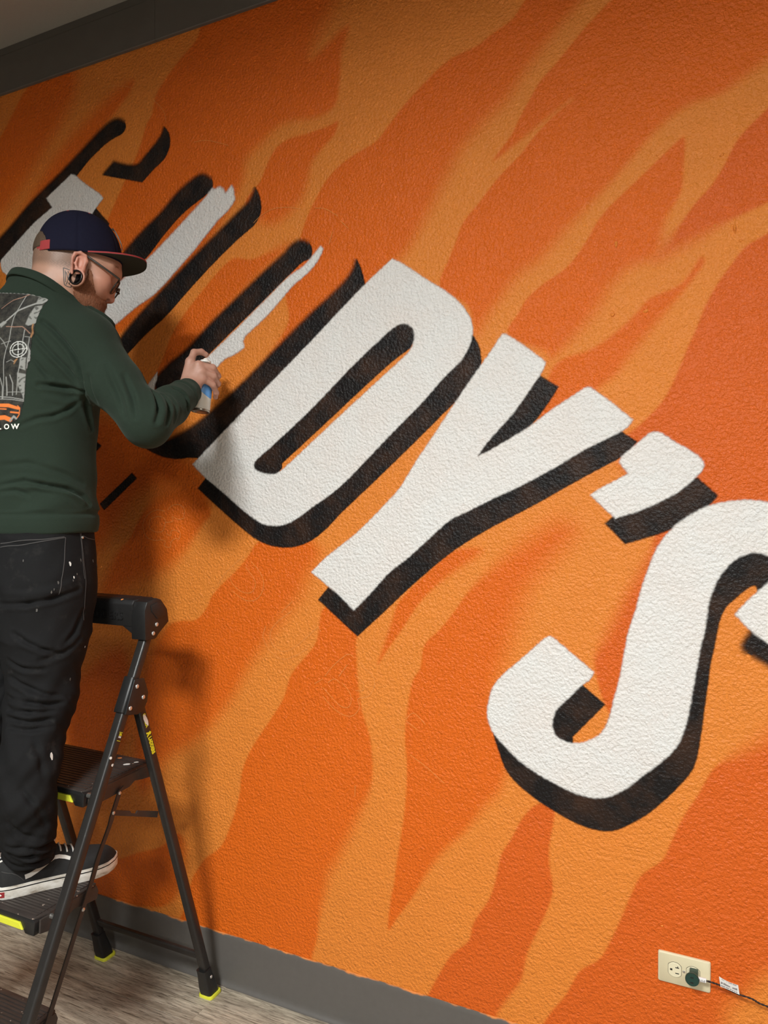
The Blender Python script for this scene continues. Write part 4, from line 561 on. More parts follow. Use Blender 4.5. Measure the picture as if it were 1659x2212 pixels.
PRINT={"out":[[-1.6724,2.0065],[-1.6167,1.9996],[-1.5764,1.9947],[-1.5567,1.9892],[-1.5371,1.9813],[-1.5452,1.966],[-1.5482,1.9483],[-1.553,1.9214],[-1.5578,1.8854],[-1.5583,1.8553],[-1.5573,1.8272],[-1.566,1.7943],[-1.57,1.754],[-1.5712,1.7284],[-1.574,1.7137],[-1.5812,1.6917],[-1.5866,1.6826],[-1.6033,1.6754],[-1.6213,1.6592],[-1.6339,1.6576]],"grey":[[[-1.5466,1.966],[-1.5433,1.9602],[-1.5482,1.9483],[-1.5513,1.9214],[-1.5692,1.9139],[-1.5766,1.9178],[-1.5692,1.9444],[-1.5602,1.9637]],[[-1.556,1.9853],[-1.5371,1.9813],[-1.5424,1.9741],[-1.5597,1.9705]],[[-1.5866,1.7981],[-1.566,1.7943],[-1.5698,1.7632],[-1.57,1.754],[-1.5721,1.7284],[-1.5752,1.743],[-1.5853,1.7669]],[[-1.5635,1.8591],[-1.5577,1.8497],[-1.5573,1.8272],[-1.5622,1.8217]],[[-1.5795,1.8347],[-1.5658,1.8346],[-1.5675,1.8034],[-1.5811,1.809]],[[-1.6453,1.921],[-1.6331,1.9278],[-1.6236,1.9234],[-1.6389,1.9109]]],"lines":[[[[-1.6724,2.0065],[-1.6167,1.9996],[-1.5764,1.9943],[-1.5567,1.9892],[-1.5378,1.9812]],1.6,0],[[[-1.5371,1.9813],[-1.5477,1.9718],[-1.5597,1.9705],[-1.5755,1.9637],[-1.5978,1.9528],[-1.6134,1.9381],[-1.6283,1.9256],[-1.6445,1.9171]],3.2,0],[[[-1.6501,1.9623],[-1.6344,1.9729],[-1.6183,1.9814],[-1.5941,1.9866],[-1.5763,1.9937]],1.4,1],[[[-1.585,1.9892],[-1.5919,1.9739],[-1.5986,1.9567],[-1.6067,1.934],[-1.6107,1.9073],[-1.613,1.879],[-1.6182,1.8547],[-1.6214,1.8193],[-1.6246,1.7366]],1.6,0],[[[-1.6241,1.9138],[-1.6014,1.9117],[-1.5829,1.9121],[-1.5732,1.9044],[-1.5637,1.8949]],1.4,1],[[[-1.5593,1.9176],[-1.5594,1.9024],[-1.5603,1.8855]],3.0,2],[[[-1.6397,1.888],[-1.6272,1.8759],[-1.6191,1.8623]],1.4,0],[[[-1.633,1.8705],[-1.6167,1.8754],[-1.6088,1.8769]],1.2,0],[[[-1.5767,1.9044],[-1.5789,1.878],[-1.5755,1.8459],[-1.5773,1.8272],[-1.5849,1.7944],[-1.5893,1.745]],1.6,0],[[[-1.5643,1.8836],[-1.5657,1.8647],[-1.5605,1.8459],[-1.5641,1.8089]],1.4,0],[[[-1.6331,1.7406],[-1.6025,1.7379],[-1.572,1.732]],1.8,0],[[[-1.6332,1.7351],[-1.6026,1.7333],[-1.5721,1.7284]],1.6,0],[[[-1.6157,1.7878],[-1.614,1.7639],[-1.6133,1.7437]],2.6,0],[[[-1.6056,1.793],[-1.5982,1.7727],[-1.5986,1.7433]],2.0,0],[[[-1.6325,1.7866],[-1.6264,1.7643],[-1.6267,1.7367]],2.0,0],[[[-1.6122,1.751],[-1.5892,1.7514],[-1.57,1.7503]],1.0,0],[[[-1.5936,1.8257],[-1.5863,1.831],[-1.5937,1.8202]],2.4,2],[[[-1.6333,1.7203],[-1.6086,1.7196],[-1.5844,1.711]],5.5,3],[[[-1.6333,1.7166],[-1.6086,1.7151],[-1.5862,1.7092]],2,3],[[[-1.6029,1.7021],[-1.5846,1.7]],3.2,3],[[[-1.5861,1.7174],[-1.5809,1.7119],[-1.5829,1.6954],[-1.5883,1.6872]],1.6,3],[[[-1.6334,1.7111],[-1.6146,1.7097]],2.4,3],[[[-1.6336,1.689],[-1.6189,1.6895],[-1.6051,1.6837]],9,3],[[[-1.6051,1.681],[-1.5955,1.6918],[-1.5901,1.6863]],4,0],[[[-1.5987,1.661],[-1.5878,1.6618]],1.0,0],[[[-1.6131,1.8245],[-1.6012,1.8296],[-1.5936,1.8239]],1,0],[[[-1.5748,1.8874],[-1.5628,1.8855]],1.2,0],[[[-1.5965,1.8557],[-1.5965,1.8557]],1,0]],"circ":[[-1.5872,1.8555],[-1.5672,1.8553],[-1.585,1.8357]],"low":[[-1.6338,1.665],[-1.6212,1.6675],[-1.6014,1.6689],[-1.5868,1.6697]]}
TATTOO=[[[-1.5206,-0.4971,2.0669],[-1.52,-0.4969,2.0513],[-1.5203,-0.4961,2.0366],[-1.5212,-0.4938,2.026]],[[-1.5206,-0.4971,2.0669],[-1.5152,-0.4927,2.0649],[-1.5094,-0.4878,2.0624]],[[-1.5212,-0.4938,2.026],[-1.5168,-0.4885,2.0225],[-1.5113,-0.4825,2.0209]],[[-1.5173,-0.4946,2.0603],[-1.5166,-0.4946,2.0465],[-1.5175,-0.4932,2.032]],[[-1.5153,-0.4933,2.0567],[-1.5114,-0.493,2.045],[-1.5074,-0.4928,2.0358]],[[-1.5077,-0.4925,2.0409],[-1.5132,-0.4915,2.0331],[-1.5184,-0.4917,2.0262]],[[-1.5113,-0.4825,2.0209],[-1.5002,-0.4916,2.024]],[[-1.5121,-0.4895,2.0298],[-1.5036,-0.4923,2.0286],[-1.5116,-0.4868,2.0267]],[[-1.5123,-0.4906,2.0595],[-1.5097,-0.4914,2.0527]]]
# ================================================================== PERSON: distance fields (numpy) and surface nets
V3 = lambda *a: np.array(a, np.float32)
def rcone(p, a, b, ra, rb, sq=None):
    a = np.asarray(a, np.float32); b = np.asarray(b, np.float32); ba = b - a
    t = np.clip(((p - a) @ ba) / float(ba @ ba + 1e-12), 0, 1)
    q = p - a - t[:, None] * ba
    return np.sqrt((q * q).sum(1)) - (ra + (rb - ra) * t)
def chain(p, pts, rad, k=0.012):
    d = None
    for i in range(len(pts) - 1):
        e = rcone(p, pts[i], pts[i + 1], rad[i], rad[i + 1]); d = e if d is None else smin(d, e, k)
    return d
def ell(p, c, r, R=None):
    q = p - np.asarray(c, np.float32)
    if R is not None: q = q @ np.asarray(R, np.float32)
    r = np.asarray(r, np.float32); k0 = np.sqrt(((q / r) ** 2).sum(1)); k1 = np.sqrt(((q / (r * r)) ** 2).sum(1))
    return k0 * (k0 - 1) / np.maximum(k1, 1e-6)
def smin(a, b, k):
    h = np.maximum(k - np.abs(a - b), 0) / k; return np.minimum(a, b) - h * h * k * 0.25
def smax(a, b, k): return -smin(-a, -b, k)
def loft_sdf(p, lev, yaw=0.0, n=2.4):
    """lev rows: z, cx, cy, half width, half depth"""
    L = np.array(lev, np.float32); z = p[:, 2]
    cx, cy, a, b = (np.interp(z, L[:, 0], L[:, k]).astype(np.float32) for k in (1, 2, 3, 4))
    c, s = math.cos(yaw), math.sin(yaw); dx, dy = p[:, 0] - cx, p[:, 1] - cy
    u = np.abs(dx * c + dy * s) / a; w = np.abs(-dx * s + dy * c) / b
    d = ((u ** n + w ** n) ** (1 / n) - 1) * np.minimum(a, b) * 0.92
    return np.maximum(d, np.maximum(L[0, 0] - z, z - L[-1, 0]))
def nets(fn, lo, hi, h, coarse=5, margin=1.25):
    lo = np.array(lo, float); H = h * coarse; nC = np.ceil((np.array(hi) - lo) / H).astype(int)
    I = np.stack(np.meshgrid(*[np.arange(k) for k in nC], indexing='ij'), -1).reshape(-1, 3)
    d = np.concatenate([fn((lo + (c + 0.5) * H).astype(np.float32)) for c in np.array_split(I, max(1, len(I) // 200000))])
    I = I[np.abs(d) < H * margin]
    off = np.stack(np.meshgrid(*[np.arange(coarse)] * 3, indexing='ij'), -1).reshape(-1, 3)
    F = (I[:, None, :] * coarse + off[None]).reshape(-1, 3).astype(np.int64)
    N = (nC * coarse + 3).astype(np.int64); key = lambda a: (a[:, 0] * N[1] + a[:, 1]) * N[2] + a[:, 2]
    cs = np.array([[0, 0, 0], [1, 0, 0], [0, 1, 0], [1, 1, 0], [0, 0, 1], [1, 0, 1], [0, 1, 1], [1, 1, 1]], np.int64)
    K = np.stack([key(F + c) for c in cs], 1); U, inv = np.unique(K, return_inverse=True); inv = inv.reshape(K.shape)
    C = np.stack([U // (N[1] * N[2]), (U // N[2]) % N[1], U % N[2]], 1)
    val = np.concatenate([fn((lo + c * h).astype(np.float32)) for c in np.array_split(C, max(1, len(C) // 150000))])
    D = val[inv]; act = (D.min(1) < 0) & (D.max(1) >= 0); F, D = F[act], D[act]; k0 = key(F)
    o = np.argsort(k0); F, D, k0 = F[o], D[o], k0[o]
    acc = np.zeros((len(F), 3)); cnt = np.zeros(len(F))
    for a in range(8):
        for b in range(a + 1, 8):
            if np.abs(cs[a] - cs[b]).sum() != 1: continue
            m = (D[:, a] < 0) != (D[:, b] < 0); t = D[m, a] / (D[m, a] - D[m, b])
            acc[m] += cs[a] + t[:, None] * (cs[b] - cs[a]); cnt[m] += 1
    v = lo + (F + acc / cnt[:, None]) * h; quads = []
    def find(a):
        k = key(a); j = np.searchsorted(k0, k); j = np.minimum(j, len(k0) - 1); return np.where(k0[j] == k, j, -1)
    for ax, ci in ((0, 1), (1, 2), (2, 4)):
        m = (D[:, 0] < 0) != (D[:, ci] < 0); b = F[m]; e1 = np.zeros(3, np.int64); e2 = np.zeros(3, np.int64); e1[(ax + 1) % 3] = 1; e2[(ax + 2) % 3] = 1
        q = np.stack([find(b - e1 - e2), find(b - e2), find(b), find(b - e1)], 1); ok = (q >= 0).all(1); q = q[ok]
        fl = D[m, 0][ok] >= 0; q[fl] = q[fl][:, ::-1]; quads.append(q)
    quads = np.concatenate(quads); v = v.astype(np.float32)
    e = h * 0.25
    for _ in range(2):
        d0 = fn(v); g = grad(fn, v, e); v = v - np.clip(d0, -h * .6, h * .6)[:, None] * g * 0.85
    return v.astype(np.float32), quads
def grad(fn, v, e=0.001):
    g = np.stack([fn(v + V3(e, 0, 0)) - fn(v - V3(e, 0, 0)), fn(v + V3(0, e, 0)) - fn(v - V3(0, e, 0)), fn(v + V3(0, 0, e)) - fn(v - V3(0, 0, e))], 1)
    return g / np.maximum(np.linalg.norm(g, axis=1, keepdims=True), 1e-9)
def march(fn, o, d, n=60, tmax=3.0):
    """walk points o along unit directions d to the surface"""
    o = np.asarray(o, np.float32); d = np.asarray(d, np.float32); t = np.zeros(len(o), np.float32)
    for _ in range(n): t += np.clip(fn(o + d * t[:, None]) * 0.8, -0.02, 0.1)
    return o + d * t[:, None]
def seg_dist(p, pts):
    d = np.full(len(p), 9.0, np.float32)
    for a, b in zip(pts[:-1], pts[1:]): d = np.minimum(d, rcone(p, a, b, 0, 0))
    return d

# ---- head frame: h forward along the gaze (level), v up, s to his right
HO = V3(-1.541, -0.417, 2.072); HH = V3(0.701, 0.713, 0); HV = V3(0, 0, 1); HS = V3(0.713, -0.701, 0)
HB = np.stack([HH, HV, HS])
def to_head(p): return (p - HO) @ HB.T
def hw(h, v, s): return HO + h * HH + v * HV + s * HS
c30, s30 = math.cos(math.radians(27)), math.sin(math.radians(27))
RFACE = np.array([[c30, s30, 0], [-s30, c30, 0], [0, 0, 1]])      # columns: face-forward, face-up, side
RFACE = np.stack([[c30, -s30, 0], [s30, c30, 0], [0, 0, 1]], 1)
PLUG_C = (-0.0118, -0.0305, 0.0835); PLUG_N = np.array([-0.50, 0.10, 0.86]); PLUG_N = PLUG_N / np.linalg.norm(PLUG_N)
def torus(q, c, n, R, r):
    w = q - np.asarray(c, np.float32); y = w @ np.asarray(n, np.float32); x = np.sqrt(np.maximum((w * w).sum(1) - y * y, 0))
    return np.sqrt((x - R) ** 2 + y * y) - r
def ear_sdf(q0):
    q = q0 + V3(0.001, 0.0065, 0.001)
    ca, sa = math.cos(0.22), math.sin(0.22)
    R = np.stack([[ca, -sa, 0.25], [sa, ca, 0.0], [-0.25, 0, 0.97]], 1)
    d = ell(q, (-0.005, 0.012, 0.081), (0.0165, 0.0270, 0.0050), R)
    d = smax(d, -ell(q, (-0.0025, 0.014, 0.0880), (0.0105, 0.0170, 0.0065), R), 0.003)
    hel = [(0.0085, 0.008, .080), (0.0135, 0.020, .0825), (0.0105, 0.0325, .086), (-0.001, 0.0385, .089), (-0.0135, 0.0350, .0905), (-0.0195, 0.0240, .0905), (-0.0215, 0.010, .089), (-0.0215, -0.003, .087), (-0.0215, -0.013, .0855)]
    d = smin(d, chain(q, hel, [.0030, .0033, .0036, .0038, .0038, .0036, .0034, .0034, .0036], .002), 0.004)
    d = smin(d, chain(q, [(-0.0085, .026, .0855), (-0.0125, .012, .0865), (-0.010, -0.001, .0855), (-0.004, -0.006, .084)], [.0024, .0028, .0030, .0028], .003), 0.004)
    d = smin(d, chain(q, [(0.0065, 0.004, .0815), (0.0035, -0.004, .0845), (0.0030, -0.010, .083)], [.003, .0036, .003]), 0.004)
    d = smin(d, torus(q0, PLUG_C, PLUG_N, 0.0203, 0.0031), 0.004)
    return d
def head_sdf(p, full=True):
    q = to_head(p); sm = q.copy(); sm[:, 2] = np.abs(sm[:, 2])       # mirrored side
    d = ell(q, (-0.010, 0.052, 0), (0.1035, 0.088, 0.0755))
    d = smin(d, ell(q, (0.022, -0.022, 0), (0.053, 0.080, 0.0600), RFACE), 0.04)
    d = smin(d, ell(sm, (0.046, -0.024, 0.041), (0.021, 0.021, 0.022)), 0.03)
    d = smin(d, rcone(sm, (-0.020, -0.032, 0.050), (0.016, -0.097, 0.012), 0.019, 0.019), 0.03)
    d = smin(d, ell(q, (0.022, -0.100, 0), (0.020, 0.020, 0.022)), 0.02)
    d = smin(d, rcone(sm, (0.0830, 0.010, 0.008), (0.066, 0.020, 0.041), 0.0085, 0.009), 0.018)      # brow
    d = smax(d, -ell(sm, (0.084, -0.020, 0.031), (0.020, 0.0125, 0.0165), RFACE), 0.014)               # eye socket
    d = smin(d, ell(sm, (0.0590, -0.0125, 0.0305), (0.0118, 0.0118, 0.0118)), 0.003)                    # lids over the eyeball
    d = smin(d, rcone(q, (0.0735, -0.010, 0), (0.0660, -0.053, 0), 0.0062, 0.0092), 0.012)           # nose
    d = smin(d, ell(q, (0.0662, -0.0560, 0), (0.0104, 0.0100, 0.0105)), 0.006)
    d = smin(d, ell(sm, (0.0565, -0.0570, 0.0115), (0.0100, 0.0075, 0.0075)), 0.006)
    d = smax(d, -ell(sm, (0.0590, -0.0630, 0.0140), (0.0062, 0.0050, 0.0048)), 0.003)
    d = smin(d, rcone(sm, (0.0490, -0.0745, 0.0), (0.0420, -0.071, 0.020), 0.0075, 0.005), 0.008)     # lips
    d = smin(d, rcone(sm, (0.0430, -0.0830, 0.0), (0.0385, -0.079, 0.018), 0.0070, 0.005), 0.004)
    nk = rcone(q, (-0.053, 0.000, 0), (-0.092, -0.118, 0.002), 0.0635, 0.0655)
    d = smin(d, nk, 0.035)
    if full:
        e = ear_sdf(q); qm = q.copy(); qm[:, 2] *= -1
        d = smin(d, e, 0.006); d = smin(d, ear_sdf(qm), 0.006)
    return d
# ---- limbs
SH_R, EL_R, WR_R = V3(-1.505, -0.440, 1.878), V3(-1.312, -0.430, 1.676), V3(-1.364, -0.212, 1.790)
SH_L, EL_L, WR_L = V3(-1.838, -0.500, 1.895), V3(-1.915, -0.450, 1.615), V3(-1.846, -0.385, 1.300)
HIP_R, KN_R, AN_R = V3(-1.594, -0.492, 1.270), V3(-1.578, -0.528, 0.985), V3(-1.585, -0.557, 0.600)
HIP_L, KN_L, AN_L = V3(-1.745, -0.494, 1.270), V3(-1.748, -0.528, 0.985), V3(-1.747, -0.550, 0.600)
# hand frame at the spray can: right, up, away
FR, FU, FF = V3(0.9026, 0.4305, 0), V3(0, 0, 1), V3(-0.4305, 0.9026, 0)
CAN_O = V3(-1.371, -0.145, 1.807)
def hc(r, u, f): return CAN_O + r * FR + u * FU + f * FF
FINGERS_R = [  # index presses the nozzle, the others close round the can, thumb on the far side
    ([hc(-.030, .040, -.036), hc(-.0285, .068, -.031), hc(-.022, .0970, -.016), hc(-.005, .1015, -.002), hc(.0065, .0950, .006)], [.0118, .0108, .0094, .0085, .0075]),
    ([hc(-.012, .030, -.043), hc(-.002, .0560, -.042), hc(.0325, .0520, -.025), hc(.0410, .0340, .002), hc(.030, .0290, .0245)], [.0118, .0110, .0098, .0088, .0078]),
    ([hc(-.008, .018, -.046), hc(.006, .0390, -.0440), hc(.0350, .0285, -.025), hc(.0405, .0120, .002), hc(.029, .0070, .0245)], [.0118, .0108, .0096, .0087, .0076]),
    ([hc(-.010, .004, -.047), hc(.008, .0195, -.0435), hc(.0330, .0040, -.025), hc(.0370, -.0140, -.002), hc(.030, -.0245, .0190)], [.0108, .0097, .0085, .0076, .0067]),
    ([hc(-.034, .006, -.040), hc(-.0420, .022, -.014), hc(-.0390, .0430, .010), hc(-.024, .0540, .027)], [.0130, .0110, .0095, .0080])]
PALM_R = [([hc(-.036, -.006, -.050), hc(-.0295, .066, -.0315)], [.020, .0125]), ([hc(-.030, -.010, -.052), hc(-.004, .054, -.0415)], [.019, .0115]),
          ([hc(-.026, -.012, -.053), hc(.005, .036, -.0435)], [.019, .0115]), ([hc(-.026, -.014, -.052), hc(.007, .016, -.0435)], [.018, .0105]),
          ([WR_R + (EL_R - WR_R) * 0.10, hc(-.030, -.008, -.052)], [.0255, .0215])]
def hand_r(p):
    d = None
    for pts, rad in PALM_R:
        e = chain(p, pts, rad); d = e if d is None else smin(d, e, 0.012)
    for i, (pts, rad) in enumerate(FINGERS_R): d = smin(d, chain(p, pts, rad, 0.004), 0.006 if i < 4 else 0.012)
    for (pts, _), r in zip(FINGERS_R[:4], (.0122, .0124, .0120, .0108)): d = smin(d, rcone(p, pts[1], pts[1] + V3(0, 0, 1e-4), r, r), 0.006)   # knuckles
    can = cyl_can(p)
    return smax(d, -(can - 0.0004), 0.002)
CAN_A = V3(-1.3735, -0.156, 1.738); CAN_B = V3(-1.3700, -0.136, 1.882)
CAN_AX = (CAN_B - CAN_A) / np.linalg.norm(CAN_B - CAN_A)
def cyl_can(p):
    w = p - CAN_A; y = w @ CAN_AX; x = np.sqrt(np.maximum((w * w).sum(1) - y * y, 0))
    return np.maximum(x - 0.0265, np.maximum(-y, y - 0.133))
# left hand resting over the ladder's top handle
def lh(x, y, z): return V3(-1.846 + x, -0.305 + y, 1.222 + z)
FINGERS_L = [([lh(.028 - .019 * k, -.030 - .004 * abs(k - 1), .0235), lh(.030 - .020 * k, .010, .0205), lh(.031 - .0205 * k, .042, .0125), lh(.031 - .0205 * k, .0545, -.010), lh(.031 - .0205 * k, .0545, -.030)], [.0100, .0095, .0085, .0078, .0070]) for k in range(4)]
FINGERS_L.append(([lh(.030, -.052, .022), lh(.046, -.052, .006), lh(.050, -.0540, -.018), lh(.046, -.0540, -.038)], [.0125, .0105, .0092, .0080]))
PALM_L = [([WR_L, lh(.026 - .018 * k, -.028, .0230)], [.019, .0125]) for k in range(4)]
def hand_l(p):
    d = None
    for pts, rad in PALM_L:
        e = chain(p, pts, rad); d = e if d is None else smin(d, e, 0.012)
    for i, (pts, rad) in enumerate(FINGERS_L): d = smin(d, chain(p, pts, rad, 0.004), 0.006)
    return d
TORSO_YAW = math.radians(9)
BODY_LEV = [(1.18, -1.670, -.480, .140, .100), (1.30, -1.670, -.480, .148, .105), (1.42, -1.670, -.475, .142, .100), (1.55, -1.666, -.470, .145, .098), (1.70, -1.666, -.468, .142, .100), (1.84, -1.666, -.468, .145, .098), (1.92, -1.665, -.466, .125, .078), (1.97, -1.655, -.466, .080, .060), (2.02, -1.640, -.466, .056, .052)]
def body_sdf(p):
    d = np.full(len(p), 9.0, np.float32); z = p[:, 2]
    m = z > 1.88
    m2 = (np.linalg.norm(p - HO - V3(-0.04, -0.02, -0.05), axis=1) < 0.32)
    if m2.any(): d[m2] = head_sdf(p[m2])
    t = loft_sdf(p, BODY_LEV, TORSO_YAW); d = smin(d, t, 0.05)
    d = smin(d, chain(p, [SH_R + V3(-.05, 0, 0), SH_R, EL_R, WR_R], [.052, .052, .038, .029]), 0.02)
    d = smin(d, chain(p, [SH_L + V3(.05, 0, 0), SH_L, EL_L, WR_L], [.055, .058, .043, .027]), 0.03)
    m = np.linalg.norm(p - CAN_O, axis=1) < 0.20
    if m.any(): d[m] = smin(d[m], hand_r(p[m]), 0.015)
    m = np.linalg.norm(p - lh(0, 0, 0), axis=1) < 0.16
    if m.any(): d[m] = smin(d[m], hand_l(p[m]), 0.012)
    m = z < 1.4
    if m.any():
        pm = p[m]; e = smin(chain(pm, [HIP_R, KN_R, KN_R * .42 + AN_R * .58 + V3(.030, -.047, 0), AN_R], [.074, .048, .040, .028]), chain(pm, [HIP_L, KN_L, KN_L * .42 + AN_L * .58 + V3(-.030, -.047, 0), AN_L], [.074, .048, .040, .028]), 0.01)
        e = smin(e, rcone(pm, AN_R, AN_R + V3(.055, .092, -.036), .024, .015), 0.02); e = smin(e, rcone(pm, AN_L, AN_L + V3(-.011, .110, -.036), .024, .015), 0.02)
        d[m] = smin(d[m], e, 0.03)
    return d
SHIRT_LEV = [(1.402, -1.672, -.476, .172, .128), (1.425, -1.672, -.476, .174, .132), (1.47, -1.672, -.474, .172, .132), (1.55, -1.673, -.472, .168, .127), (1.64, -1.674, -.470, .170, .126), (1.74, -1.674, -.468, .180, .128), (1.83, -1.672, -.468, .182, .128), (1.90, -1.668, -.468, .168, .118), (1.95, -1.655, -.470, .144, .105), (1.99, -1.632, -.476, .109, .084), (2.03, -1.613, -.478, .086, .076), (2.095, -1.604, -.474, .077, .074)]
NECK_P = V3(-1.650, -0.530, 2.064); NECK_N = V3(0.18, 0.58, 1.0); NECK_N = NECK_N / np.linalg.norm(NECK_N)
def shirt_sdf(p):
    d = loft_sdf(p, SHIRT_LEV, TORSO_YAW, 2.35)
    ar = chain(p, [SH_R + V3(-.06, 0, -.015), SH_R, SH_R * .5 + EL_R * .5, EL_R], [.076, .080, .065, .054], 0.02)
    fo = chain(p, [EL_R, EL_R * .5 + WR_R * .5, WR_R + (EL_R - WR_R) * .20, WR_R + (EL_R - WR_R) * .02], [.054, .051, .041, .0375], 0.012)
    ar = smin(ar, rcone(p, (-1.625, -.462, 1.975), (-1.512, -.442, 1.893), .062, .072), 0.03)
    d = smin(d, smin(ar, fo, 0.03), 0.045)
    ax = (WR_R - EL_R) / np.linalg.norm(WR_R - EL_R)
    cut = (p - (WR_R + ax * 0.002)) @ ax                                  # open cuff end
    near = np.linalg.norm(p - WR_R, axis=1) < 0.09
    d = np.where(near, smax(d, cut, 0.006), d)
    al = chain(p, [SH_L + V3(.06, 0, -.015), SH_L, SH_L * .5 + EL_L * .5, EL_L, EL_L * .4 + WR_L * .6, WR_L + V3(0, -.01, .03)], [.078, .086, .072, .060, .052, .038], 0.02)
    al = smin(al, rcone(p, (-1.630, -.472, 1.985), (-1.815, -.500, 1.958), .062, .072), 0.03)
    d = smin(d, al, 0.04)
    # neckline: cut along a sloping plane
    nz = ((p - NECK_P) @ NECK_N).astype(np.float32)
    nn = np.linalg.norm(p - V3(-1.605, -0.468, 2.05), axis=1) < 0.16
    d = np.where(nn, smax(d, nz, 0.010), d)
    d = np.where(p[:, 2] < 1.60, smax(d, 1.4035 - p[:, 2], 0.006), d)
    return d
JEAN_LEV = [(1.16, -1.670, -.496, .155, .120), (1.22, -1.664, -.498, .168, .133), (1.28, -1.664, -.496, .173, .138), (1.34, -1.666, -.488, .171, .134), (1.40, -1.670, -.478, .164, .124), (1.425, -1.670, -.478, .162, .122)]
def jean_leg(p, H, K, A, s):
    up = chain(p, [H + V3(s * .004, 0, -.01), H * .5 + K * .5 + V3(s * .006, 0, 0), K + V3(0, .006, 0)], [.097, .095, .083], .03)
    lo = chain(p, [K + V3(0, .004, -.01), K * .62 + A * .38 + V3(s * .022, -.040, 0), K * .42 + A * .58 + V3(s * .031, -.047, 0), K * .2 + A * .8 + V3(s * .020, -.026, 0), A + V3(s * .012, -.004, -.004)], [.078, .070, .067, .063, .0555], .02)
    return smin(up, lo, 0.025)
def jean_sdf(p):
    d = loft_sdf(p, JEAN_LEV, TORSO_YAW * .6, 2.5)
    d = smin(d, smin(jean_leg(p, HIP_R, KN_R, AN_R, 1), jean_leg(p, HIP_L, KN_L, AN_L, -1), 0.012), 0.05)
    return smax(d, 0.597 - p[:, 2], 0.006)
# ================================================================== PERSON: materials and meshes
t = NT('skin'); ca = t.attr('tint').outputs['Color']; n1 = t.noise(t.pos(), 160, 3)
t.col(t.mix(t.math('MULTIPLY', n1, 0.5), ca, t.mix(1.0, ca, (0.86, 0.74, 0.70, 1), 'MULTIPLY'))); t.rough(0.48); t.bump(t.noise(t.pos(), 900, 2), 0.12, 0.0006)
t.b.inputs['Subsurface Weight'].default_value = 0.12; t.b.inputs['Subsurface Radius'].default_value = (0.012, 0.005, 0.003); t.b.inputs['Subsurface Scale'].default_value = 0.25; M_SKIN = t.m
t = NT('dark_green_fleece'); n1 = t.noise(t.pos(), 14, 3); n2 = t.noise(t.pos(), 750, 2); stain = t.noise(t.pos((1, 1, 1)), 6, 2)
t.col(t.mix(n2, t.mix(n1, (0.0125, 0.0215, 0.0142, 1), (0.0170, 0.0285, 0.0192, 1)), (0.023, 0.036, 0.025, 1))); t.b.inputs['Specular IOR Level'].default_value = 0.2; t.rough(0.92); t.bump(n2, 0.25, 0.0012)
t.b.inputs['Sheen Weight'].default_value = 0.10; t.b.inputs['Sheen Tint'].default_value = (0.5, 0.62, 0.52, 1); M_FLEECE = t.m
t = NT('black_denim'); n1 = t.noise(t.pos(), 9, 4); n2 = t.noise(t.pos((1, 1, 0.35), (0, 0.6, 0)), 900, 2); n3 = t.noise(t.pos(), 24, 4, 0.65)
c_ = t.mix(n1, (0.0042, 0.0042, 0.0046, 1), (0.0085, 0.0083, 0.0087, 1)); c_ = t.mix(t.ramp(n3, [(0.60, (0, 0, 0)), (0.80, (0.5, 0.5, 0.5))]), c_, (0.045, 0.041, 0.038, 1))
t.col(t.mix(t.math('MULTIPLY', n2, 0.35), c_, (0.0165, 0.0162, 0.0168, 1))); t.b.inputs['Specular IOR Level'].default_value = 0.2; t.rough(0.85); t.bump(n2, 0.2, 0.0008); M_DENIM = t.m
M_STITCH = plain('faded_stitch', (0.060, 0.056, 0.054, 1), 0.9)
M_BEARD = NT('reddish_beard'); n1 = M_BEARD.noise(M_BEARD.pos((1, 1, 0.5)), 420, 3); M_BEARD.col(M_BEARD.mix(n1, (0.085, 0.026, 0.011, 1), (0.32, 0.120, 0.052, 1))); M_BEARD.rough(0.75); M_BEARD.bump(n1, 0.8, 0.003); M_BEARD = M_BEARD.m
M_HAIR = plain('brown_hair', (0.085, 0.052, 0.030, 1), 0.7, grain=0.5, gscale=500, bump=0.6, bscale=500)
M_STRAND = plain('beard_strand', (0.26, 0.105, 0.048, 1), 0.6)
t = NT('navy_cap_cloth'); n2 = t.noise(t.pos(), 900, 2); n1 = t.noise(t.pos(), 30, 3); t.col(t.mix(n2, t.mix(n1, (0.0040, 0.0042, 0.0135, 1), (0.0070, 0.0072, 0.020, 1)), (0.011, 0.011, 0.026, 1))); t.b.inputs['Specular IOR Level'].default_value = 0.15; t.rough(0.9); t.bump(n2, 0.3, 0.001); M_NAVY = t.m
M_RED = plain('red_cap_cloth', lin(158, 52, 54), 0.8, grain=0.15, gscale=300)
M_UNDER = plain('dark_green_underbrim', (0.010, 0.018, 0.011, 1), 0.9)
M_WTHREAD = plain('white_thread', lin(238, 236, 228), 0.8)
M_FRAMEG = plain('dark_tortoise_frame', (0.030, 0.022, 0.016, 1), 0.3)
t = NT('lens_glass'); t.b.inputs['Transmission Weight'].default_value = 1.0; t.b.inputs['Roughness'].default_value = 0.02; t.b.inputs['IOR'].default_value = 1.1; M_LENS = t.m
M_PLUGB = plain('black_gloss', (0.006, 0.006, 0.007, 1), 0.22)
M_INKT = plain('tattoo_ink', (0.085, 0.068, 0.060, 1), 0.6)
M_CANVAS = plain('black_canvas', (0.0125, 0.0125, 0.0125, 1), 0.85, grain=0.4, gscale=60, bump=0.3, bscale=900)
t = NT('worn_white_rubber'); n1 = t.noise(t.pos((1, 1, 3)), 22, 4, 0.65); t.col(t.ramp(n1, [(0.32, (0.30, 0.25, 0.19)), (0.48, (0.62, 0.58, 0.51)), (0.62, (0.76, 0.73, 0.67))])); t.rough(0.6); M_RUBBER = t.m
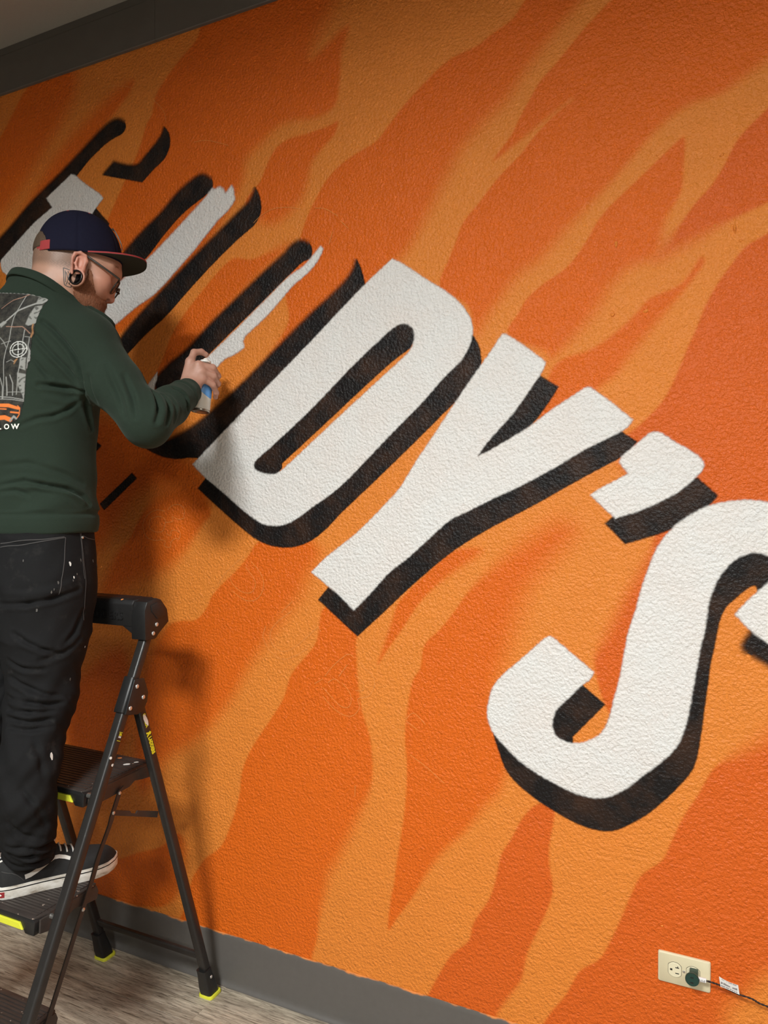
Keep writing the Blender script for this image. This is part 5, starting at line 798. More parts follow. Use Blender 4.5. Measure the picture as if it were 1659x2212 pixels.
M_WLEATH = plain('white_leather', (0.72, 0.70, 0.65, 1), 0.5, grain=0.08, gscale=80)
M_DUSTF = plain('grey_fleck', (0.10, 0.092, 0.084, 1), 0.8)
M_REDTAB = plain('red_heel_tab', lin(140, 30, 34), 0.6)
M_EYEW = plain('eye_white', (0.72, 0.68, 0.64, 1), 0.2); M_IRIS = plain('iris_dark', (0.03, 0.022, 0.015, 1), 0.2)

person = thing('person', (-1.66, -0.50, 0.5205), 'person in dark green sweatshirt, navy cap and black jeans reaching out to spray the wall', 'person')
def folds(v, n, F):
    d = np.zeros(len(v), np.float32)
    for dep, w, pts in F:
        P = np.array(pts, np.float32); w = max(w / 1000 * .85, .0052); dep = dep * (1.6 if dep > 0 else 1.0); lo = P.min(0) - 3 * w; hi = P.max(0) + 3 * w
        sel = np.where(((v > lo) & (v < hi)).all(1))[0]
        if not len(sel): continue
        # fade towards both ends of the fold
        best = np.full(len(sel), 9.0, np.float32); tt = np.zeros(len(sel), np.float32); nseg = len(P) - 1
        for i in range(nseg):
            a, b = P[i], P[i + 1]; ba = b - a; t_ = np.clip(((v[sel] - a) @ ba) / float(ba @ ba + 1e-9), 0, 1)
            e = np.linalg.norm(v[sel] - a - t_[:, None] * ba, axis=1); m = e < best; best[m] = e[m]; tt[m] = (i + t_[m]) / nseg
        fade = 0.25 + 0.75 * np.sin(np.pi * np.clip(tt, 0.02, 0.98)) ** 0.7
        d[sel] += dep / 1000 * fade * (np.exp(-(best / w) ** 2) - 0.32 * np.exp(-((best - 2.1 * w) / (1.1 * w)) ** 2))
    d = np.clip(d, -.006, .0115); return v - n * d[:, None]
BP = [(.012, .004), (.0225, .002), (.028, -.012), (.0312, -.040), (.0335, -.0555), (.044, -.0610), (.0545, -.0605), (.061, -.0665), (.062, -.076), (.056, -.100), (.036, -.128), (.0, -.124), (-.022, -.078), (-.024, -.052), (-.012, -.042), (.003, -.030), (.010, -.015)]
BPOLY = np.array(BP, np.float32)
# ---- body
bv, bq = nets(body_sdf, (-2.02, -0.74, 0.52), (-1.24, -0.02, 2.28), 0.003, coarse=7)
body = np_mesh('body', bv, bq, M_SKIN, person)
def skin_tint(v):
    c = np.tile(np.array([0.50, 0.285, 0.200], np.float32), (len(v), 1)); q = to_head(v)
    def mixc(m, col, k=1.0):
        m = (np.clip(m, 0, 1) * k)[:, None]; c[:] = c * (1 - m) + np.array(col, np.float32) * m
    head = sstep((0.20 - np.linalg.norm(q - V3(-.02, .0, 0), axis=1)) / 0.03)
    g = lambda p, r: np.exp(-(((q - V3(*p)) ** 2).sum(1)) / (r * r))
    mixc(head * (g((.048, -.028, .05), .034) + g((.048, -.028, -.05), .034)), (.62, .265, .185), .7)
    mixc(head * g((.068, -.055, 0), .018), (.60, .25, .18), .6)
    mixc(head * sstep((np.abs(q[:, 2]) - .0775) / .004) * sstep((.05 - np.linalg.norm(q[:, :2] - np.array([-.006, .002]), axis=1)) / .01), (.64, .285, .215), .75)
    st = head * sstep((q[:, 1] + .020 + .20 * (q[:, 0] + .02)) / .024) * sstep((-.016 - q[:, 0]) / .012)
    nz = 0.75 + 0.25 * np.sin(v[:, 0] * 900 + 4 * np.sin(v[:, 2] * 700)) * np.sin(v[:, 2] * 1100)
    mixc(st * nz, (.115, .078, .055), .85)
    bd = signed(q[:, :2].astype(np.float32), BPOLY)[0]; mixc(head * sstep((bd + .009) / .016), (.26, .105, .055), .75)
    mixc(head * (g((.0600, -.0625, .0165), .0055) + g((.0600, -.0625, -.0165), .0055)), (.10, .035, .03), .9)  # nostril shade painted into the skin colour
    mixc(head * sstep((q[:, 1] - .030) / .02) * sstep((.02 - q[:, 0]) / .01), (.25, .16, .11), .5)
    mixc(head * (g((.048, -.0745, .0), .012) + g((.043, -.082, 0), .010)), (.48, .17, .14), .7)
    hand = sstep((0.15 - np.linalg.norm(v - CAN_O, axis=1)) / 0.05); mixc(hand, (.55, .31, .235), .8)
    for pts, rad in FINGERS_R:
        for k in (1, 2, 3):
            mixc(np.exp(-((v - pts[min(k, len(pts) - 1)]) ** 2).sum(1) / (.009 ** 2)), (.60, .26, .19), .55)
    return c
set_attr(body, 'tint', skin_tint(bv), 'FLOAT_COLOR')
def nail(pts, rad):                              # fingernails on the right hand
    a, b = pts[-2], pts[-1]; ax = (b - a) / np.linalg.norm(b - a); out = b - (hc(0.0, b @ FU - CAN_O @ FU, 0.0)); out = out - ax * (out @ ax); out = out / max(np.linalg.norm(out), 1e-6); sd = np.cross(ax, out)
    r = rad[-1]; rings = []
    for k in range(5):
        y = (-0.005 + 0.0105 * k / 4); w = r * 0.72 * (1 if k < 4 else 0.75)
        rings.append([b + ax * y + sd * w * x + out * (r * (1.03 - 0.30 * x * x) - (0.0012 if k == 4 else 0)) for x in (-1, -.5, 0, .5, 1)])
    return rings
for pts, rad in FINGERS_R:
    MB().loft(nail(pts, rad), cap=False, closed=False).build('fingernail', M_NAIL if 'M_NAIL' in globals() else M_SKIN, body, smooth='full')
for ch in list(body.children): set_attr(ch, 'tint', np.tile([.66, .40, .32], (len(ch.data.vertices), 1)), 'FLOAT_COLOR')
# ---- eyes, brows
for s in (1, -1):
    e = MB().lathe([(0.0105 * math.sin(a), -0.0105 * math.cos(a)) for a in np.linspace(0.01, math.pi - .01, 12)], hw(.0602, -.0130, .0305 * s), HH * .9 + V3(0, 0, -.42), 18).build('eye', M_EYEW, person, smooth='full')
    MB().lathe([(0.0056, 0.0089), (0.004, 0.0099), (0.0001, 0.0106)], hw(.0602, -.0130, .0305 * s), HH * .9 + V3(0, 0, -.42), 16).build('iris', M_IRIS, e, smooth='full')
    rr = random.Random(5 + s); mb = MB()
    for k in range(90):
        u = rr.random(); base = hw(.0905 - .030 * u * u - .004 * u, .014 + .006 * math.sin(u * 2.6) + rr.uniform(-.003, .003), s * (.012 + .036 * u)); base = march(lambda p: head_sdf(p, False), [base + HH * .03], [-HH])[0]
        dr = hw(-.004, .0015, s * .006) - HO; n_ = HH * .0016
        mb.add([base - V3(0, 0, .0004), base + V3(0, 0, .0004), base + dr * rr.uniform(.7, 1.2) + n_ * .6], [(0, 1, 2)])
    mb.build('eyebrow', M_STRAND, person)
# ---- beard
def beard_sdf(p):
    q = to_head(p); dr, _, _ = signed(q[:, :2], BPOLY)
    nz = np.sin(q[:, 0] * 900 + 2 * np.sin(q[:, 1] * 500)) * np.sin(q[:, 1] * 700 + 2 * np.sin(q[:, 2] * 600))
    th = sstep(dr / 0.018) * (0.0026 + 0.0085 * sstep((-.045 - q[:, 1]) / .05)) + nz * 0.0008
    return np.maximum(head_sdf(p, False) - th, -(dr - 0.0012) * 0.7)
v, qd = nets(beard_sdf, HO + V3(-.12, -.12, -.16), HO + V3(.12, .12, .03), 0.0028, coarse=5)
beard = np_mesh('beard', v, qd, M_BEARD, person, label='short reddish brown beard')
rr = np.random.RandomState(7); idx = rr.choice(len(v), 4200); n_ = grad(lambda p: head_sdf(p, False), v[idx], .003); q_ = to_head(v[idx]); keep = (head_sdf(v[idx], False) > .0004); idx, n_ = idx[keep], n_[keep]
dirn = n_ * 0.55 + (HH * 0.25)[None] + V3(0, 0, -0.85)[None] + rr.normal(0, .28, (len(idx), 3)); dirn /= np.linalg.norm(dirn, axis=1, keepdims=True); L_ = rr.uniform(.004, .0105, (len(idx), 1)); b0 = v[idx] - n_ * .001
sd = np.cross(dirn, rr.normal(0, 1, (len(idx), 3))); sd /= np.linalg.norm(sd, axis=1, keepdims=True)
vv = np.stack([b0 - sd * .00028, b0 + sd * .00028, b0 + dirn * L_], 1).reshape(-1, 3); mb = MB(); mb.add(vv, [(3 * i, 3 * i + 1, 3 * i + 2) for i in range(len(idx))])
mesh_obj('beard_hair', mb.v, mb.f, M_STRAND, beard, kind='stuff')
def hair_sdf(p):
    q = to_head(p); d = ell(q, (-0.010, 0.052, 0), (0.1085, 0.090, 0.0785)); return np.maximum(d, np.maximum(q[:, 0] + 0.030, 0.050 - q[:, 1]))
v, qd = nets(hair_sdf, HO + V3(-.16, -.16, -.02), HO + V3(.12, .12, .18), 0.004); np_mesh('hair', v, qd, M_HAIR, person, label='brown hair showing through the cap opening')
# ---- cap
cap_c = V3(-.008, .040, 0); CA, CS, CH = .1060, .0875, .1225
def cap_pt(th, u, off=0.0):                      # u 0 at the edge, 1 at the top
    a = u * math.pi / 2; hh = math.cos(a) ** 0.86; vv_ = math.sin(a) ** 0.95
    seam = -0.0012 * math.exp(-((((math.degrees(th)) % 60) - 30) / 2.0) ** 2) * (1 - u ** 6)
    return hw(cap_c[0] + (CA + off + seam) * math.cos(th) * hh, cap_c[1] + (CH + off) * vv_ - 0.004 * (1 - u), (CS + off + seam) * math.sin(th) * hh)
NTH, NU = 240, 44; mb = MB(); vs = []; fs = []
for j in range(NU): vs += [cap_pt(2 * math.pi * i / NTH, 0.985 * j / (NU - 1)) for i in range(NTH)]
vs.append(cap_pt(0, 1.0))
for j in range(NU - 1):
    for i in range(NTH):
        th = (2 * math.pi * (i + .5) / NTH); dth = abs(th - math.pi); u = (j + .5) / NU
        if (dth / 0.84) ** 2 + ((u - .02) / 0.31) ** 2 < 1: continue
        k = (i + 1) % NTH; fs.append((j * NTH + i, j * NTH + k, (j + 1) * NTH + k, (j + 1) * NTH + i))
for i in range(NTH): fs.append(((NU - 1) * NTH + i, (NU - 1) * NTH + (i + 1) % NTH, NU * NTH))
cap = mesh_obj('cap', vs, fs, M_NAVY, person, True)
bm = bmesh.new(); bm.from_mesh(cap.data); bmesh.ops.delete(bm, geom=[x for x in bm.verts if not x.link_faces], context='VERTS'); bmesh.ops.recalc_face_normals(bm, faces=bm.faces); bm.to_mesh(cap.data); bm.free()
md = cap.modifiers.new('thickness', 'SOLIDIFY'); md.thickness = 0.0028; md.offset = -1
cap['label'] = 'navy baseball cap with red brim'
MB().loft([[cap_pt(th, u, o_) for u, o_ in ((0.015, .0014), (0.125, .0014), (0.125, -.0008), (0.015, -.0008))] for th in np.linspace(math.pi - .90, math.pi + .90, 30)]).build('strap', M_RED, cap, smooth=True, label='red adjustment strap')
MB().lathe([(.0075, -.001), (.0072, .0015), (.005, .0035), (.0001, .0042)], cap_pt(0, 1.0), (0, 0, 1), 16).build('top_button', plain('dark_red_button', lin(92, 40, 38), .8), cap, smooth='full')
for k in range(6): MB().lathe([(.0030, -.0004), (.0030, .0006), (.0014, .0009), (.0012, .0)], cap_pt(math.radians(60 * k), .72, .0002), (Vector(cap_pt(math.radians(60 * k), .72, .01)) - Vector(cap_pt(math.radians(60 * k), .72))), 12).build('eyelet', M_RED, cap)
em = [[cap_pt(t_, u, o_) for t_ in np.linspace(-.13, .13, 9)] for u, o_ in ((.20, .0005), (.205, .0050), (.28, .0056), (.36, .0056), (.44, .0056), (.50, .0050), (.505, .0005))]
MB().loft(em, cap=False, closed=False).build('front_emblem', M_WTHREAD, cap, smooth=True, label='raised white front emblem')
def brim_grid(dz):
    g = []
    for t_ in np.linspace(-1, 1, 33):
        s_ = .0855 * t_; h0 = cap_c[0] + CA * math.sqrt(max(1 - (s_ / CS) ** 2, 0)) * .985; h1 = max(h0 + .002, .0600 + .0985 * max(1 - abs(t_) ** 2.6, 0) ** 0.55); row = []
        for k in range(9):
            u = k / 8; h_ = h0 + (h1 - h0) * u; ss = s_ * (1 + .03 * u); row.append((h_, .0395 + .05 * (h_ - .09) + .055 * ss - .55 * ss * ss + dz, ss))
        g.append(row)
    return g
def plate(name, z0, z1, mat, parent, **k):
    a, b = brim_grid(z0), brim_grid(z1); mb = MB(); R_, C_ = len(a), len(a[0]); vs = [hw(*p) for r in a for p in r] + [hw(*p) for r in b for p in r]; fs = []; o_ = R_ * C_
    for i in range(R_ - 1):
        for j in range(C_ - 1):
            q = (i * C_ + j, i * C_ + j + 1, (i + 1) * C_ + j + 1, (i + 1) * C_ + j); fs += [q[::-1], tuple(x + o_ for x in q)]
    ring = [i * C_ + C_ - 1 for i in range(R_)] + [(R_ - 1) * C_ + j for j in range(C_ - 2, -1, -1)] + [i * C_ for i in range(R_ - 2, -1, -1)] + list(range(1, C_ - 1))
    for a_, b_ in zip(ring, ring[1:] + ring[:1]): fs.append((a_, b_, b_ + o_, a_ + o_))
    return mb.add(vs, fs).build(name, mat, parent, smooth=True, **k)
br = plate('brim', -0.0005, 0.0032, M_RED, cap, label='red brim'); plate('brim_underside', -0.0016, -0.0005, M_UNDER, br, label='dark green underside')
# ---- glasses
gu = np.array([math.sin(math.radians(36)), math.cos(math.radians(36))])
glasses = None; rims = []
def gp(s, a, b, off=0.0): return hw(.0785 + gu[0] * b + off * gu[1], -.0330 + gu[1] * b - off * gu[0], s)
mb = MB()
for s in (1, -1):
    loop = [gp(s * .034 + .0245 * math.cos(a) * (1 + .10 * math.cos(2 * a)), 0, .0185 * math.sin(a)) for a in np.linspace(0, 2 * math.pi, 41)]
    mb.tube(loop, .0021, 8)
    mb.tube([gp(s * .0555, 0, .0095), hw(.0885, -.0205, s * .0655), hw(.0885, -.0190, s * .0690)], .0024, 8)
mb.tube([gp(-.0105, 0, .006), gp(-.004, 0, .0095, .003), gp(.004, 0, .0095, .003), gp(.0105, 0, .006)], .0021, 8)
glasses = mb.build('glasses', M_FRAMEG, person, smooth='full', label='dark framed glasses')
for s in (1, -1):
    pts = [hw(.0890, -.0195, s * .0690), hw(.0700, -.0080, s * .0745), hw(.0400, .0105, s * .0785), hw(.0110, .0285, s * .0800), hw(-.006, .0345, s * .0805), hw(-.0165, .026, s * .0800)]
    mb = MB(); rings = []
    for i, p in enumerate(pts):
        d = np.array(pts[min(i + 1, 5)]) - np.array(pts[max(i - 1, 0)]); d /= np.linalg.norm(d); n2 = np.cross(d, HS); n2 /= np.linalg.norm(n2); rings.append([np.array(p) + HS * a + n2 * b for a, b in rrect(.0024, .0052 if i < 4 else .004, .001)])
    mb.loft(rings).build('temple', M_FRAMEG, glasses, smooth=True)
    MB().loft([[gp(s * .034 + .0240 * k * math.cos(a) * (1 + .10 * math.cos(2 * a)), 0, .0180 * k * math.sin(a), o_) for a in np.linspace(0, 2 * math.pi, 32, endpoint=False)] for k, o_ in ((1, -.0007), (1, .0007))]).build('lens', M_LENS, glasses)
# ---- stretched ear tunnels
def flipn(c): return (c[0], c[1], -c[2])
for s in (1, -1):
    c = np.array(PLUG_C) * (1, 1, s); n_ = np.array(PLUG_N) * (1, 1, s); cw = hw(*c); nw = HB.T @ n_
    MB().lathe([(.0172, -.0068), (.0186, -.0052), (.0176, -.0032), (.0176, .0032), (.0190, .0048), (.0184, .0070), (.0164, .0074), (.0153, .0054), (.0153, -.0054), (.0162, -.0070), (.0172, -.0068)], cw, nw, 32).build('ear_tunnel', M_PLUGB, person, smooth='full', label='large black ear tunnel')
mb = MB()
for pl_ in TATTOO:
    P = cr_path(pl_, 6) if len(pl_) > 2 else [np.array(pl_[0]) * (1 - k / 6) + np.array(pl_[1]) * k / 6 for k in range(7)]
    P = np.array(P, np.float32); n_ = grad(head_sdf, P, .002); P = P - head_sdf(P)[:, None] * n_; T_ = np.gradient(P, axis=0); T_ /= np.linalg.norm(T_, axis=1, keepdims=True) + 1e-9; S_ = np.cross(n_, T_)
    mb.loft([[p + n * .0004 + s_ * .0011, p + n * .0004 - s_ * .0011] for p, n, s_ in zip(P, n_, S_)], cap=False, closed=False)
mb.build('neck_tattoo', M_INKT, body, label='dark geometric neck tattoo')
# ---- sweatshirt
sv, sq_ = nets(shirt_sdf, (-2.06, -0.74, 1.18), (-1.20, -0.08, 2.16), 0.0036, coarse=6)
def shirt_shape(v):
    n = grad(shirt_sdf, v, .004)
    # knit cuffs and hem: a soft step and fine ribs
    zc = v[:, 2]; torso = (v[:, 0] < -1.40) | (v[:, 2] < 1.50)
    hem = np.where(torso & (zc < 1.62), -0.0028 * np.exp(-((zc - 1.452) / .0045) ** 2) + 0.0015 * sstep((1.452 - zc) / .01), 0)
    dw = (v - WR_R) @ ((WR_R - EL_R) / np.linalg.norm(WR_R - EL_R)); nearw = np.linalg.norm(v - WR_R, axis=1) < .12
    cuff = np.where(nearw, -0.0032 * np.exp(-((dw + .055) / .006) ** 2), 0)
    w = 0.0016 * np.sin(v[:, 2] * 37 + 5 * np.sin(v[:, 0] * 13) + 3 * v[:, 1] * 11) * np.sin(v[:, 0] * 29 + v[:, 2] * 17)
    lowb = sstep((1.62 - zc) / .2) * 0.0045 * np.sin(zc * 62 + 3 * np.sin(v[:, 0] * 9 + v[:, 1] * 14)) * (zc > 1.46)
    v = v + n * (hem + cuff + w + lowb)[:, None]
    return folds(v.astype(np.float32), n, SHIRT_FOLDS)
shirt = np_mesh('sweatshirt', shirt_shape(sv), sq_, M_FLEECE, person, label='dark green crewneck sweatshirt')
# neckband, following the sloping neckline
NC = V3(-1.605, -0.468, 2.05); NC = NC - NECK_N * ((NC - NECK_P) @ NECK_N)
e1 = np.cross(NECK_N, V3(0, 1, 0)); e1 /= np.linalg.norm(e1); e2 = np.cross(NECK_N, e1); rings = []
for a in np.linspace(0, 2 * math.pi, 73):
    dr = e1 * math.cos(a) + e2 * math.sin(a); o_ = NC - NECK_N * .009
    p_ = march(shirt_sdf, [o_ + dr * .13], [-dr], 80)[0]
    if np.linalg.norm(p_ - o_) < .05: p_ = o_ + dr * .085
    rings.append([p_ + dr * x + NECK_N * z_ for x, z_ in ((.0004, -.016), (.0018, -.012), (.0022, -.004), (.0020, .005), (.0000, .0085), (-.0040, .0080), (-.0055, -.010))])
MB().loft(rings, cap=False).build('neckband', M_FLEECE, shirt, smooth='full')
# print on the back
t = NT('back_print'); t.col(t.attr('ink').outputs['Color']); t.set(t.b.inputs['Alpha'], t.attr('cover').outputs['Fac']); t.rough(0.8); M_PRINT = t.m
PO = np.array(PRINT['out'], np.float32); topz, botz = PO[0, 1], PO[-1, 1]
poly = np.concatenate([PO, [[PO[-1, 0] - .16, botz - .004]], [[PO[0, 0] - .20, topz - .03]], [[PO[0, 0] - .10, topz]]]).astype(np.float32)
xs = np.arange(poly[:, 0].min(), poly[:, 0].max() + .002, .0012); zs = np.arange(poly[:, 1].min(), poly[:, 1].max() + .002, .0012)
X, Zg = np.meshgrid(xs, zs); Q = np.stack([X.ravel(), Zg.ravel()], 1).astype(np.float32)
rz = np.random.RandomState(2); jag = 0.0007 * (np.sin(Q[:, 1] * 400) * np.sin(Q[:, 1] * 310 + 1) + np.sin(Q[:, 0] * 500))
d_in = signed(Q, poly)[0] + jag; cover = sstep(.5 + d_in / .0022); inside = d_in > -0.0014
nzf = lambda sc, ph: np.sin(Q[:, 0] * sc + ph + 3 * np.sin(Q[:, 1] * sc * .6 + ph)) * np.sin(Q[:, 1] * sc * .9 + 2 * np.sin(Q[:, 0] * sc * .7 + 2 * ph))
tone = 0.022 + 0.014 * nzf(130, .3) + 0.010 * nzf(330, 1.7) + .010 * nzf(620, 2.6)
inkc = np.clip(tone, .004, 1)[:, None] * np.array([1.0, .92, .70])
def blend(m, col): 
    m = np.clip(m, 0, 1)[:, None]; inkc[:] = inkc * (1 - m) + np.array(col) * m
for pg in PRINT['grey']:
    dd = signed(Q, np.array(pg, np.float32))[0]; blend(sstep(.5 + dd / .003), (.27, .27, .25)); blend(sstep(.5 + dd / .003) * (nzf(260, .9) > .45), (.10, .10, .09))
LC = [(.30, .30, .28), (.36, .19, .13), (.30, .15, .06), (.80, .20, .035)]
def linedist(L):
    L = np.array(L, np.float32); p3 = np.concatenate([Q, np.zeros((len(Q), 1), np.float32)], 1); return seg_dist(p3, np.concatenate([L, np.zeros((len(L), 1), np.float32)], 1))
for L, w, c in PRINT['lines']: blend(sstep(.5 + (w * .0006 - linedist(L)) / .0014), LC[c])
cc = np.array(PRINT['circ']); c0 = cc[0]; ra, rb = abs(cc[1, 0] - c0[0]), abs(cc[2, 1] - c0[1])
rad = np.sqrt(((Q[:, 0] - c0[0]) / ra) ** 2 + ((Q[:, 1] - c0[1]) / rb) ** 2)
blend(np.maximum(np.abs(rad - 1) < .055, np.abs(rad - .70) < .05) * 1.0, (.55, .55, .52)); blend(((rad < 1) & ((np.abs(Q[:, 1] - c0[1] - .15 * (Q[:, 0] - c0[0])) < .0009) | (np.abs(Q[:, 0] - c0[0] + .15 * (Q[:, 1] - c0[1])) < .0009))) * 1.0, (.60, .60, .57))
P3 = march(lambda p: shirt_sdf(p), np.stack([Q[:, 0], np.full(len(Q), -0.70, np.float32), Q[:, 1]], 1), np.tile(V3(0, 1, 0), (len(Q), 1)), 40)
ok3 = (np.abs(shirt_sdf(P3)) < .004) & (P3[:, 1] < -.45); inside &= ok3; P3 = shirt_shape(P3); P3 = P3 + grad(shirt_sdf, P3, .004) * 0.0011
ins = inside.reshape(X.shape); cell = ins[:-1, :-1] & ins[1:, :-1] & ins[:-1, 1:] & ins[1:, 1:]; r_, c_ = np.where(cell); i_ = r_ * len(xs) + c_
qq = np.stack([i_, i_ + 1, i_ + len(xs) + 1, i_ + len(xs)], 1); u_, inv_ = np.unique(qq, return_inverse=True)
pr_ = np_mesh('back_print', P3[u_], inv_.reshape(-1, 4), M_PRINT, shirt, label='grey, white and orange collage print'); set_attr(pr_, 'ink', inkc[u_], 'FLOAT_COLOR'); set_attr(pr_, 'cover', cover[u_], 'FLOAT')
# the letters under the print
lw = PRINT['low']; zc = np.mean([p[1] for p in lw])
for ch, x_ in (('L', lw[0][0] - .004), ('O', lw[1][0] + .0), ('W', lw[2][0] - .0005)):
    o_ = text_mesh('print_letter', ch, .0175, (x_, -.7, zc - .007), (1, 0, .03), (0, 0, 1), M_WTHREAD, shirt, 0.0, 1.0, .0006)
    n = len(o_.data.vertices); co = np.empty(n * 3, np.float32); o_.data.vertices.foreach_get('co', co); co = co.reshape(-1, 3) + np.array(person.location, np.float32)
    s3 = march(shirt_sdf, co, np.tile(V3(0, 1, 0), (n, 1)), 60); s3 = shirt_shape(s3); s3 = s3 + grad(shirt_sdf, s3, .004) * .0022 - np.array(person.location, np.float32); o_.data.vertices.foreach_set('co', s3.astype(np.float32).ravel()); o_.data.update()
# ---- jeans
jv, jq = nets(jean_sdf, (-1.92, -0.72, 0.56), (-1.40, -0.28, 1.46), 0.0042, coarse=6)
def jean_shape(v):
    n = grad(jean_sdf, v, .004); a = sstep((1.12 - v[:, 2]) / .1) * sstep((v[:, 2] - .60) / .05)
    w = 0.0018 * np.sin(v[:, 2] * 55 + 4 * np.sin(v[:, 0] * 21 + v[:, 1] * 17)) * (0.4 + a) + 0.0012 * np.sin(v[:, 2] * 130 + 6 * np.sin(v[:, 1] * 23 + v[:, 0] * 9)) * a
    sag = 0.003 * np.sin((v[:, 2] - .60) * 210 + 3 * np.sin(v[:, 0] * 40)) * sstep((.70 - v[:, 2]) / .08)
    return folds((v + n * (w + sag)[:, None]).astype(np.float32), n, JEAN_FOLDS)
jeans = np_mesh('jeans', jean_shape(jv), jq, M_DENIM, person, label='black paint-flecked jeans')
def ribbon(name, lines, w, mat, parent, fn, shape, lift=.0009, dash=0):
    mb = MB()
    for L in lines:
        if len(L) < 2: continue
        P = np.array(cr_path(L, 8), np.float32); n_ = grad(fn, P, .003); P = P - fn(P)[:, None] * n_; P = shape(P)
        T_ = np.gradient(P, axis=0); T_ /= np.linalg.norm(T_, axis=1, keepdims=True) + 1e-9; S_ = np.cross(n_, T_)
        mb.loft([[p + n * lift + s_ * w, p + n * (lift + .0006), p + n * lift - s_ * w] for p, n, s_ in zip(P, n_, S_)], cap=False, closed=False)
    return mb.build(name, mat, parent, smooth='full')
ribbon('seam', JEAN_SEAMS, .0011, M_STITCH, jeans, jean_sdf, jean_shape)
for x, y, z_, r in JEAN_FLECKS:
    P = np.array([[x, y, z_]], np.float32); n_ = grad(jean_sdf, P, .003)[0]; P = jean_shape(P)[0] + n_ * .0008
    if r == 0: MB().lathe([(.0042, -.001), (.004, .001), (.0025, .002), (.0001, .0022)], P, n_, 14).build('pocket_rivet', M_STEEL, jeans, smooth='full'); continue
    rr = random.Random(int(x * 1e5)); u = np.cross(n_, (0, 0, 1)); u /= np.linalg.norm(u); w_ = np.cross(n_, u); R_ = r * .00085
    MB().prism([P + u * math.cos(a) * R_ * .55 * rr.uniform(.6, 1.3) + w_ * math.sin(a) * R_ * rr.uniform(.8, 1.4) for a in np.linspace(0, 6.28, 10)[:-1]], n_ * .0005).build('paint_fleck', M_WBLOB if r >= 7 or rr.random() < .2 else M_DUSTF, jeans)
